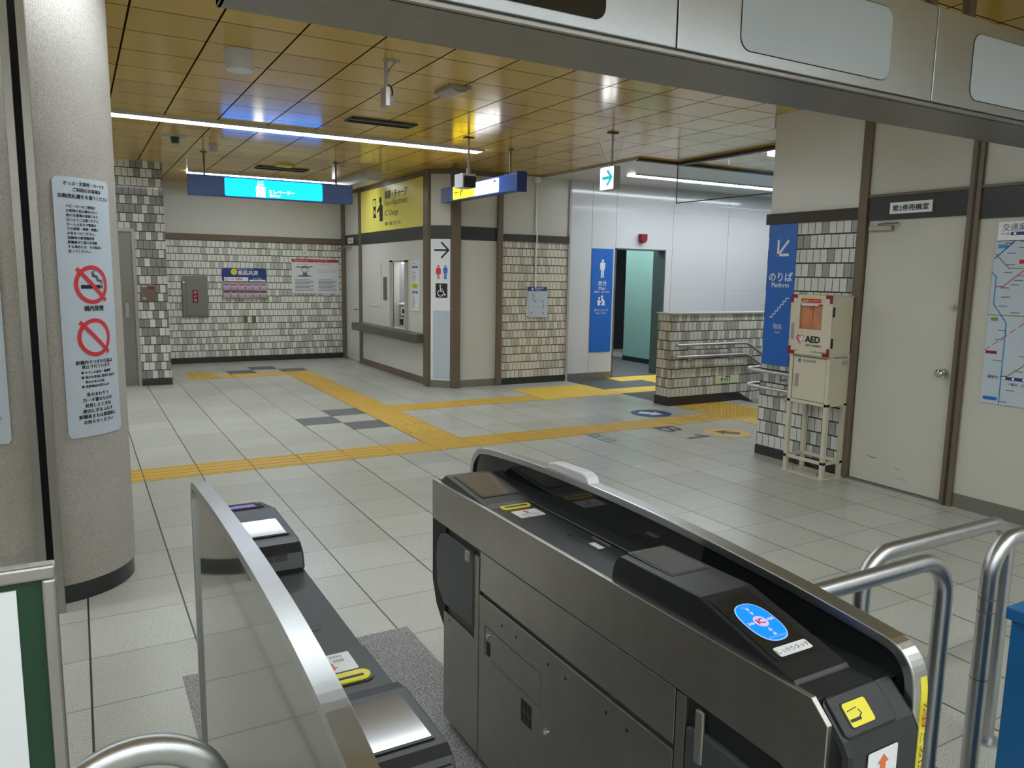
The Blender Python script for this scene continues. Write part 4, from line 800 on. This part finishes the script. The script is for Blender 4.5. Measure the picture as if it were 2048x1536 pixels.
b.build('print', t)
t = thing('hydrant_tag', (3.6, 13.65, 1.86), 'small vertical white strip with red lettering above the crimson poster', 'label'); MB().box(3.575, 3.645, 13.652, 13.66, 1.855, 2.045, K['paper']).build('strip', t)
b = MB(wy(13.652))
for i, s in enumerate('消火器'): b.text(s, 3.61, 2.01-.055*i, .042, K['red'])
b.build('lettering', t)
for x, lb in ((2.56, 'left one of two dark square wall plates low on the back wall'), (2.70, 'right one of two dark square wall plates low on the back wall')): tag(MB().box(x-.032, x+.032, 13.65, 13.66, .665, .78, K['brown']).build('wall_plate', bevel=.002), lb, 'wall plate')
tag(MB().box(3.635, 3.71, 13.648, 13.66, .43, .565, K['greyplas']).build('wall_outlet', bevel=.003), 'pale grey outlet plate low on the back wall under the crimson poster', 'outlet')
t = thing('intercom_panel', (.87, 11.19, 1.14), 'brown metal intercom plate on the checked tile pier', 'intercom')
MB().box(.775, .963, 11.185, 11.2, 1.137, 1.352, K['brown']).build('plate', t, .002)
b = MB(wy(11.185)); b.rect(.875, 1.30, .94, 1.335, .001, K['dred']); b.rect(.79, 1.335, .85, 1.342, .001, K['white']); b.rect(.80, 1.165, .84, 1.195, .001, K['alu']); b.build('buttons', t)

# ------------------------------------------------------------------ right wall fittings
t = thing('platform_sign', (5.35, 4.5, .825), 'tall blue platform sign with a white arrow and stairs symbol on the tiled block', 'sign')
MB().box(5.352, 5.36, 4.352, 4.648, .825, 2.043, K['blue']).build('panel', t)
b = MB(wx(5.352)); b.line([(-4.435, 1.90), (-4.53, 1.79)], .022, .0015, K['white']); b.line([(-4.54, 1.905), (-4.54, 1.782), (-4.43, 1.782)], .022, .0017, K['white']); b.build('arrow_symbol', t); b = MB(wx(5.352))
b.text('のりば', -4.495, 1.595, .088, K['white'], bold=.025); b.text('Platform', -4.495, 1.525, .056, K['white'], bold=.02)
P = [(-4.585, 1.245)]
for i in range(6): P += [(P[-1][0]+.027, P[-1][1]), (P[-1][0]+.027, P[-1][1]+.028)]
P.append((P[-1][0]+.03, P[-1][1])); b2 = MB(wx(5.352)); b2.line(P, .011, .0015, K['white']); b2.build('stairs_symbol', t); b.text('階段', -4.495, 1.165, .05, K['white']); b.text('Steps', -4.495, 1.115, .03, K['white']); b.build('lettering', t)
t = thing('aed_stand', (5.22, 3.93, 0), 'cream steel stand with a locker door below the defibrillator box', 'stand')
XA, XB, YA, YB = 5.10, 5.335, 3.735, 4.125
for x in (XA, XB-.035):
    for y in (YA, YB-.032): MB().box(x, x+.035, y, y+.032, 0, .98, K['cream']).build('leg', t, .002)
MB().box(XA+.012, XB, YA+.03, YB-.03, .60, .975, K['cream']).box(XA+.012, XB, YA+.006, YB-.006, .60, .965, K['cream']).build('locker', t, .002)
d_ = MB().box(XA+.006, XA+.012, YA+.038, YB-.038, .612, .958, K['cream']).build('locker_door', t, .002)
MB(wx(XA+.011)).line([(-(YB-.036), .608), (-(YB-.036), .962), (-(YA+.036), .962), (-(YA+.036), .608), (-(YB-.036), .608)], .003, .0006, K['creamd']).build('door_seam', t)
MB().box(XA-.002, XA+.008, 4.03, 4.06, .715, .82, K['alu']).build('handle', d_, .003)
b = MB(wx(XA+.0055)); b.text('緊急用用具', -3.93, .93, .026, K['inkg']); b.disc(-4.03, .93, .016, .001, K['inkg'], 14); b.build('lettering', d_)
MB().box(XA, XB, YA, YA+.03, .585, .605, K['cream']).box(XA, XA+.03, YA, YB, .582, .607, K['cream']).box(XA, XB, YB-.03, YB, .585, .605, K['cream']).build('upper_frame', t, .002)
MB().box(XA, XA+.025, YA, YB, .115, .14, K['cream']).box(XB-.025, XB, YA, YB, .115, .14, K['cream']).box(XA, XB, YA, YA+.025, .115, .14, K['cream']).box(XA, XB, YB-.025, YB, .115, .14, K['cream']).build('lower_frame', t, .002)
MB().box(XA-.012, XB, YA-.012, YB+.012, 0, .008, K['cream']).cyl((5.14, 4.05, .008), (5.14, 4.05, .04), .008, K['alu']).cyl((5.14, 3.81, .008), (5.14, 3.81, .04), .008, K['alu']).build('base_plate', t)
MB(frame((5.28, YA, .93), (1, 0, 0), (0, 0, 1))).rect(-.03, -.015, .03, .015, .002, K['greyplas']).build('vent_plate', t)
t = thing('aed_cabinet', (5.22, 3.93, .98), 'cream defibrillator box with an orange window, red corners and the letters AED', 'defibrillator cabinet')
MB().box(5.098, 5.34, 3.735, 4.13, .98, 1.0, K['cream']).box(5.098, 5.34, 3.735, 4.13, 1.44, 1.455, K['cream']).box(5.32, 5.34, 3.735, 4.13, 1.0, 1.44, K['cream']).box(5.098, 5.34, 3.735, 3.75, 1.0, 1.44, K['cream']).box(5.098, 5.34, 4.115, 4.13, 1.0, 1.44, K['cream']).build('case', t, .003)
d_ = MB().box(5.08, 5.098, 3.735, 3.825, .98, 1.455, K['cream']).box(5.08, 5.098, 4.04, 4.13, .98, 1.455, K['cream']).box(5.08, 5.098, 3.825, 4.04, .98, 1.185, K['cream']).box(5.08, 5.098, 3.825, 4.04, 1.385, 1.455, K['cream']).build('door', t)
MB().box(5.086, 5.09, 3.825, 4.04, 1.185, 1.385, K['acrylic']).build('window_pane', d_)
MB().box(5.072, 5.082, 4.085, 4.11, 1.10, 1.225, K['alu']).build('handle', d_, .003)
b = MB(wx(5.0795)); a_ = lambda y: -y
b.text('AED', -3.898, 1.107, .07, K['ink'], fit=.138, bold=.05); b.text('自動体外式除細動器', -3.89, 1.058, .019, K['ink'], fit=.145); b.text('フクダ電子株式会社', -3.84, 1.008, .016, K['ink']); b.text('PHILIPS', -4.06, 1.01, .014, K['inkg'])
H = [(-4.02+.036*math.sin(t_)**3*1.0, 1.105+.0026*(13*math.cos(t_)-5*math.cos(2*t_)-2*math.cos(3*t_)-math.cos(4*t_))) for t_ in [2*PI*i/40 for i in range(40)]]
b.face(H, .0012, K['red']); b.face([(p[0]*.72-4.02*.28+.006, p[1]*.72+1.105*.28+.002) for p in H if p[0] > -4.021], .0018, K['white']); b.line([(-4.04, 1.115), (-4.02, 1.118), (-4.03, 1.1), (-4.01, 1.1), (-4.022, 1.082)], .006, .002, K['white'])
b.rect(-4.03, 1.395, -3.84, 1.425, .001, K['crimson']); b.text('▲注意', -3.99, 1.41, .019, K['white'], c=.002); b.text('扉を開けると警報が鳴ります', -3.90, 1.41, .010, K['white'], c=.002); b.rect(-4.03, 1.428, -3.84, 1.438, .001, K['yellow']); b.rect(-4.02, 1.372, -3.86, 1.384, .007, K['paper']); b.build('lettering', d_)
for sx, sy, x, z in ((1, 1, -4.132, .978), (-1, 1, -3.733, .978), (1, -1, -4.132, 1.457), (-1, -1, -3.733, 1.457)):
    b = MB(wx(5.0795)); b.face([(x, z), (x+sx*.065, z), (x+sx*.065, z+sy*.028), (x+sx*.028, z+sy*.028), (x+sx*.028, z+sy*.065), (x, z+sy*.065)][::sx*sy], .0025, K['dred']); b.build('corner_guard', d_)
for z in (1.05, 1.29): MB().box(5.088, 5.11, 3.73, 3.736, z, z+.075, K['gate_dk']).build('hinge', t)
t = thing('rescue_bag', (5.2, 3.93, 1.0), 'orange bag behind the window of the defibrillator box', 'bag')
MB().box(5.102, 5.30, 3.955, 4.07, 1.002, 1.40, K['bag']).box(5.102, 5.30, 3.79, 3.945, 1.002, 1.40, K['bag']).build('body', t, .03); MB().cyl((5.11, 3.95, 1.18), (5.11, 3.95, 1.39), .012, K['bag']).build('strap', t)
def handrail(name, paths, posts, label, r=.017, cat='handrail'):
    t = thing(name, paths[0][0], label, cat)
    for p in paths: MB().tube(p, r, K['pipe']).build('rail', t)
    for (p, q, pl) in posts: MB().tube([p, (p[0], p[1], p[2]-.045), q], .008, K['pipe'], 10).box(*pl, K['pipe']).build('bracket', t)
def arc(cx, cy, r, a0, a1, z, n=8): return [(cx+r*math.cos(math.radians(a0+(a1-a0)*i/n)), cy+r*math.sin(math.radians(a0+(a1-a0)*i/n)), z) for i in range(n+1)]
pt = []
for z in (.77, .625): pt.append([(5.27, 4.14, z), (5.27, 4.66, z)] + arc(5.35, 4.68, .08, 180, 90, z)[1:] + [(5.6, 4.76, z), (7.2, 4.76, z)])
po = []
for z in (.77, .625):
    for y in (4.36,): po.append(((5.27, y, z-.015), (5.35, y, z-.06), (5.345, 5.36, y-.03, y+.03, z-.09, z-.03)))
    po.append(((5.6, 4.76, z-.015), (5.6, 4.68, z-.06), (5.57, 5.63, 4.66, 4.675, z-.09, z-.03)))
handrail('stair_handrail', pt, po, 'double steel handrail bending round the corner of the tiled block behind the defibrillator stand')
pt = [[(6.36, 6.90, .755), (7.50, 6.90, .755), (7.58, 6.90, .74), (8.9, 6.90, -.02)], [(6.36, 6.90, .61), (7.50, 6.90, .61), (7.58, 6.90, .595), (8.9, 6.90, -.165)]]
po = [((x, 6.90, z-.015), (x, 6.955, z-.05), (x-.03, x+.03, 6.955, 6.965, z-.075, z-.025)) for z in (.755, .61) for x in (6.62, 7.32)]
handrail('stair_handrail', pt, po, 'double steel handrail along the low tiled wall, bending down at the stairs')
t = thing('exit_label', (7.28, 6.96, .237), 'luminous pale green exit label with a left arrow low on the low tiled wall', 'exit sign')
MB().box(7.08, 7.49, 6.957, 6.965, .238, .338, K['glow']).build('plate', t)
b = MB(wy(6.957)); arrow(b, 7.205, .288, .065, PI, .012, K['egreen'], .001, .45); b.rect(7.25, .248, 7.262, .33, .001, K['ink']); b.rect(7.25, .318, 7.33, .33, .001, K['ink']); b.rect(7.32, .248, 7.332, .33, .001, K['ink']); man(b, 7.29, .252, .06, K['egreen'], .001); b.build('print', t)
t = thing('door_nameplate', (5.33, 3.34, 2.07), 'white nameplate with black characters on the dark band above the right door', 'nameplate'); MB().box(5.335, 5.345, 3.175, 3.50, 2.068, 2.15, K['white']).build('plate', t)
b = MB(wx(5.335)); b.text('第2券売機室', -3.338, 2.108, .048, K['ink'], fit=.28, bold=.025); b.build('lettering', t)
# route map
t = thing('route_map', (5.35, 2.3, .775), 'large pale railway route map with blue and green lines on the right wall', 'map')
MB().box(5.35, 5.36, 1.2, 2.72, .772, 1.972, K['paper_b']).build('board', t)
b = MB(wx(5.35)); A = lambda y, z: (-y, z)
b.rect(-2.712, 1.848, -1.2, 1.972, .0006, K['white']); b.line([A(2.712, 1.848), A(1.2, 1.85)], .004, .001, K['ink'])
b.text('交通案内', -2.685, 1.935, .05, K['ink'], 'L'); b.text('ひと駅ずつ', -2.69, 1.893, .018, K['inkg'], 'L'); b.rect(-2.63, 1.883, -2.40, 1.905, .001, K['navy']); b.disc(-2.605, 1.894, .009, .002, K['white'], 12)
for P, m, wd in (([(2.715, 1.735), (2.60, 1.846)], 'blue', .008), ([(2.712, 1.765), (2.62, 1.67), (2.2, 1.668)], 'olive', .006), ([(2.725, 1.645), (2.695, 1.615), (2.692, 1.435), (2.62, 1.34), (2.60, 1.31), (2.595, .78)], 'skyb', .008), ([(2.69, 1.55), (2.645, 1.552), (2.51, 1.67)], 'red', .006), ([(2.72, 1.362), (1.9, 1.37)], 'olive', .006), ([(2.60, .96), (2.56, .965), (2.3, 1.18)], 'olive', .006)):
    b.line([A(*p) for p in P], wd, .001, K[m])
for i in range(8): y = 2.72-.05*i; b.line([A(y, 1.125+.042*i), A(y-.03, 1.15+.042*i)], .005, .001, K['red'])
b.rect(-2.70, 1.80, -2.64, 1.825, .001, K['skyb']); b.rect(-2.56, 1.70, -2.4, 1.725, .001, K['crimson']); b.rect(-2.70, 1.325, -2.655, 1.347, .001, K['olive']); b.rect(-2.712, 1.105, -2.64, 1.125, .001, K['dred']); b.rect(-2.70, .795, -2.61, .818, .001, K['blue']); b.rect(-2.58, .94, -2.2, .962, .001, K['navy'])
for y in (2.575, 2.52, 2.455, 2.39): b.disc(-y, .951, .008, .002, K['white'], 12)
b.text('湘南台', -2.65, .952, .024, K['ink']); b.text('下飯田', -2.52, .915, .02, K['ink']); b.text('立場', -2.45, .915, .02, K['ink'])
for y, z in ((2.66, 1.83), (2.64, 1.765), (2.57, 1.8), (2.57, 1.84), (2.64, 1.69), (2.65, 1.64), (2.66, 1.54), (2.6, 1.56), (2.58, 1.59), (2.56, 1.62), (2.65, 1.48), (2.66, 1.42), (2.58, 1.38), (2.5, 1.39), (2.65, 1.26), (2.66, 1.2), (2.66, 1.06), (2.52, 1.0), (2.56, .87), (2.6, .79), (2.5, 1.1)): b.rect(-y, z, -y+.055, z+.006, .001, K['inkg'])
b.build('print', t)

# ------------------------------------------------------------------ floor markings and tactile paving
FL = frame((0, 0, .0016), (0, -1, 0), (1, 0, 0))     # reader looks towards +x: a = -y, b = x
t = thing('floor_marking', (5.45, 5.65, 0), 'black B1 lettering stuck on the floor in front of the stairs', 'floor marking'); b = MB(FL)
b.text('B', -5.835, 5.366, .36, K['ink'], c=0, fit=.25, bold=.022); b.build('letter', t); b = MB(FL); b.face([(-5.43, 5.225), (-5.375, 5.225), (-5.375, 5.51), (-5.41, 5.51), (-5.515, 5.435), (-5.515, 5.375), (-5.43, 5.43)], 0, K['ink']); b.build('numeral', t)
t = thing('floor_marking', (5.79, 5.44, 0), 'round yellow floor sticker with a dark arrow beside the letters B1', 'floor marking'); b = MB(FL); b.disc(-5.44, 5.79, .235, 0, K['tact'], 48); solid_arrow(b, -5.45, 5.79, .26, math.atan2(-.6, -.75), K['ink'], .0008); b.build('sticker', t)
t = thing('floor_marking', (5.8, 6.66, 0), 'round blue floor sticker with a white arrow near the low tiled wall', 'floor marking'); b = MB(FL); b.disc(-6.655, 5.79, .235, 0, K['navy'], 48); solid_arrow(b, -6.645, 5.78, .28, math.atan2(.6, .75), K['white'], .0008); b.build('sticker', t)
t = thing('floor_marking', (4.45, 5.82, 0), 'green and white exit marking stuck on the floor beyond the ticket gate', 'floor marking'); b = MB(FL)
b.rect(-6.01, 4.385, -5.63, 4.525, 0, K['egreen']); b.rect(-6.0, 4.395, -5.64, 4.515, .0003, K['greyplas']); b.rect(-5.97, 4.405, -5.84, 4.505, .0006, K['egreen']); man(b, -5.905, 4.412, .085, K['white'], .0009); arrow(b, -5.73, 4.455, .09, 0, .014, K['egreen'], .0006, .4); b.build('sticker', t)
def tactile(kind, tiles, label, m='tact', along='x'):
    """tiles: list of (x, y); kind 'bar' or 'dot' per tile"""
    s = MB(); r = s; M_ = K[m]
    for x, y, k, *wh in tiles:
        W, H = wh if wh else (.4, .4)
        s.box(x+.003, x+W-.003, y+.003, y+H-.003, -.002, .0022, M_)
        if k in 'xy':
            for j in range(4):
                u = .05+.1*j
                if k == 'x': q = (x+.012, x+.388, y+u-.0, y+u)
                if k == 'x':
                    r.prism([(y+u-.018, .002), (y+u+.018, .002), (y+u+.012, .0068), (y+u-.012, .0068)], x+.012, x+W-.012, M_, 0)
                else: r.prism([(x+u-.018, .002), (x+u+.018, .002), (x+u+.012, .0068), (x+u-.012, .0068)], y+.012, y+.388, M_, 1)
        else:
            for i in range(int(W/.0565)):
                for j in range(int(H/.0565)):
                    px, py = x+.029+.057*i, y+.029+.057*j; n = 8
                    v = [(px+.014*math.cos(2*PI*a/n), py+.014*math.sin(2*PI*a/n), .002) for a in range(n)] + [(px+.008*math.cos(2*PI*a/n), py+.008*math.sin(2*PI*a/n), .0065) for a in range(n)]
                    r.add(v, [(a, (a+1) % n, n+(a+1) % n, n+a) for a in range(n)] + [tuple(range(n, 2*n))], M_)
    tag(s.build('tactile_paving'), label, 'tactile paving')
Y0 = -.015
tactile('', [(.4*i, 6+Y0, 'd' if 6 <= i <= 8 else 'x') for i in range(-6, 16)], 'yellow guiding strip of ridged paving crossing the hall just beyond the gates')
tactile('', [(2.8, .4*j+Y0, 'd' if j in (19, 20) or j == 16 else 'y') for j in range(16, 30)] , 'yellow guiding strip running from the near strip back along the fare booth')
tactile('', [(3.2+.4*i, 8+Y0, 'd' if i < 1 else 'x') for i in range(5)], 'yellow guiding strip leading from the booth side strip towards the toilets')
tactile('', [(1.4, 11.6+Y0, 'd'), (1.4, 12+Y0, 'd')] + [(1.8, 11.6+Y0, 'x', .2, .4), (2.0, 11.6+Y0, 'x'), (2.4, 11.6+Y0, 'x')], 'far yellow tactile paving in front of the steel door', )
tactile('', [(5.2+.4*i, 8+.4*j+Y0, 'd') for i in range(3) for j in range(2)] + [(5.2+.4*i, 8.8+Y0, 'd', .4, .15) for i in range(3)], 'large bright yellow studded pad in front of the tiled bay', 'tactb')
tactile('', [(6.4+.4*i, 8.03+Y0, 'x') for i in range(5)], 'bright yellow ridged strip on the dark floor by the toilets', 'tactb')
tactile('', [(7.15+.4*i, 9.0, 'd') for i in range(3)] + [(7.55, 8.63, 'd'), (7.95, 8.63, 'd')], 'bright yellow studded pad at the toilet doorway', 'tactb')
tactile('', [(6.4+.4*i, 4.8+.4*j+Y0, 'd') for i in range(2) for j in range(5)] + [(6.4, 6.785, 'd', .4, .16), (6.8, 6.785, 'd', .4, .16)], 'yellow studded warning pad at the head of the stairs')

# ------------------------------------------------------------------ foreground rails, box and board
def bend(p, c, q, r, n=8):
    p, c, q = Vector(p), Vector(c), Vector(q); a = c+(p-c).normalized()*r; e = c+(q-c).normalized()*r; o = a+e-c
    return [tuple(o+((a-o)*math.cos(PI/2*i/n)+(e-o)*math.sin(PI/2*i/n))) for i in range(n+1)]
def barrier(x0, x1, y, z, label, r=.0235, R=.11, collars=False):
    t = thing('pipe_barrier', ((x0+x1)/2, y, 0), label, 'barrier')
    P = [(x0, y, 0)] + bend((x0, y, 0), (x0, y, z), (x1, y, z), R) + bend((x0, y, z), (x1, y, z), (x1, y, 0), R) + [(x1, y, 0)]
    MB().tube(P, r, K['pipe'], 24).build('pipe', t)
    for x in (x0, x1): MB().cyl((x, y, 0), (x, y, .008), r+.022, K['steel']).build('floor_flange', t)
    if collars:
        for zz in (.62, .41, .66): MB().cyl((x0, y, zz), (x0, y, zz+.003), r+.0008, K['brown'], 24).build('joint_ring', t)
barrier(1.385, 2.085, .975, .826, 'nearest steel pipe barrier, running from behind the wide ticket gate')
barrier(1.95, 2.70, 1.13, .795, 'steel pipe barrier behind, its far leg standing beside the blue box')
barrier(2.31, 3.6, .975, .83, 'steel pipe barrier with joint rings next to the blue box', collars=True)
t = thing('ticket_box', (2.2, .5, 0), 'blue painted box in the lower right corner', 'box')
MB().box(1.972, 2.40, .25, .742, 0, .765, K['boxblue']).build('body', t, .004); MB().box(1.962, 2.41, .24, .752, .765, .797, K['boxblue']).build('lid', t, .004)
b = MB(wx(1.972)); b.text('カ', -.67, .70, .03, K['paper_b']); b.rect(-.68, .645, -.66, .665, .0015, K['paper_b']); b.build('lettering', t)
# left notice board
t = thing('notice_board', (-.35, 1.1, 0), 'large green and white board in an aluminium frame in the lower left corner', 'notice board')
MB().box(-.68, -.017, 1.10, 1.128, 1.112, 1.134, K['alu']).box(-.036, -.017, 1.10, 1.128, .12, 1.112, K['alu']).box(-.68, -.66, 1.10, 1.128, .12, 1.112, K['alu']).box(-.68, -.017, 1.10, 1.128, .10, .12, K['alu']).build('frame', t, .004)
MB().box(-.66, -.036, 1.112, 1.12, .12, 1.112, K['green']).build('green_panel', t); MB().box(-.62, -.069, 1.109, 1.113, .16, 1.099, K['white']).build('white_sheet', t)
for x in (-.60, -.12): MB().box(x, x+.04, 1.08, 1.15, 0, .10, K['alu']).box(x-.02, x+.06, .95, 1.28, 0, .02, K['alu']).build('foot', t, .003)
b = MB().box(-.085, -.05, 1.112, 1.118, 1.134, 1.152, K['acrylic']); tag(b.build('acrylic_clip'), 'small clear plastic clip on top of the green and white board', 'clip')
t = thing('curved_handrail', (.08, .85, 0), 'polished steel curved pipe rail at the bottom left edge', 'rail')
Pc = [(-.035, .85, 0), (-.035, .85, .86)]; y_ = .85
for i in range(41):
    a = math.radians(180-4.5*i); Pc.append((.066+.101*math.cos(a), y_, .86+.090*math.sin(a)))
Pc += [(.167, y_, .86), (.167, y_, 0)]
MB().tube(Pc, .0195, K['pipe'], 28).build('pipe', t); [MB().cyl((x, y_, 0), (x, y_, .008), .04, K['steel']).build('floor_flange', t) for x in (-.035, .167)]
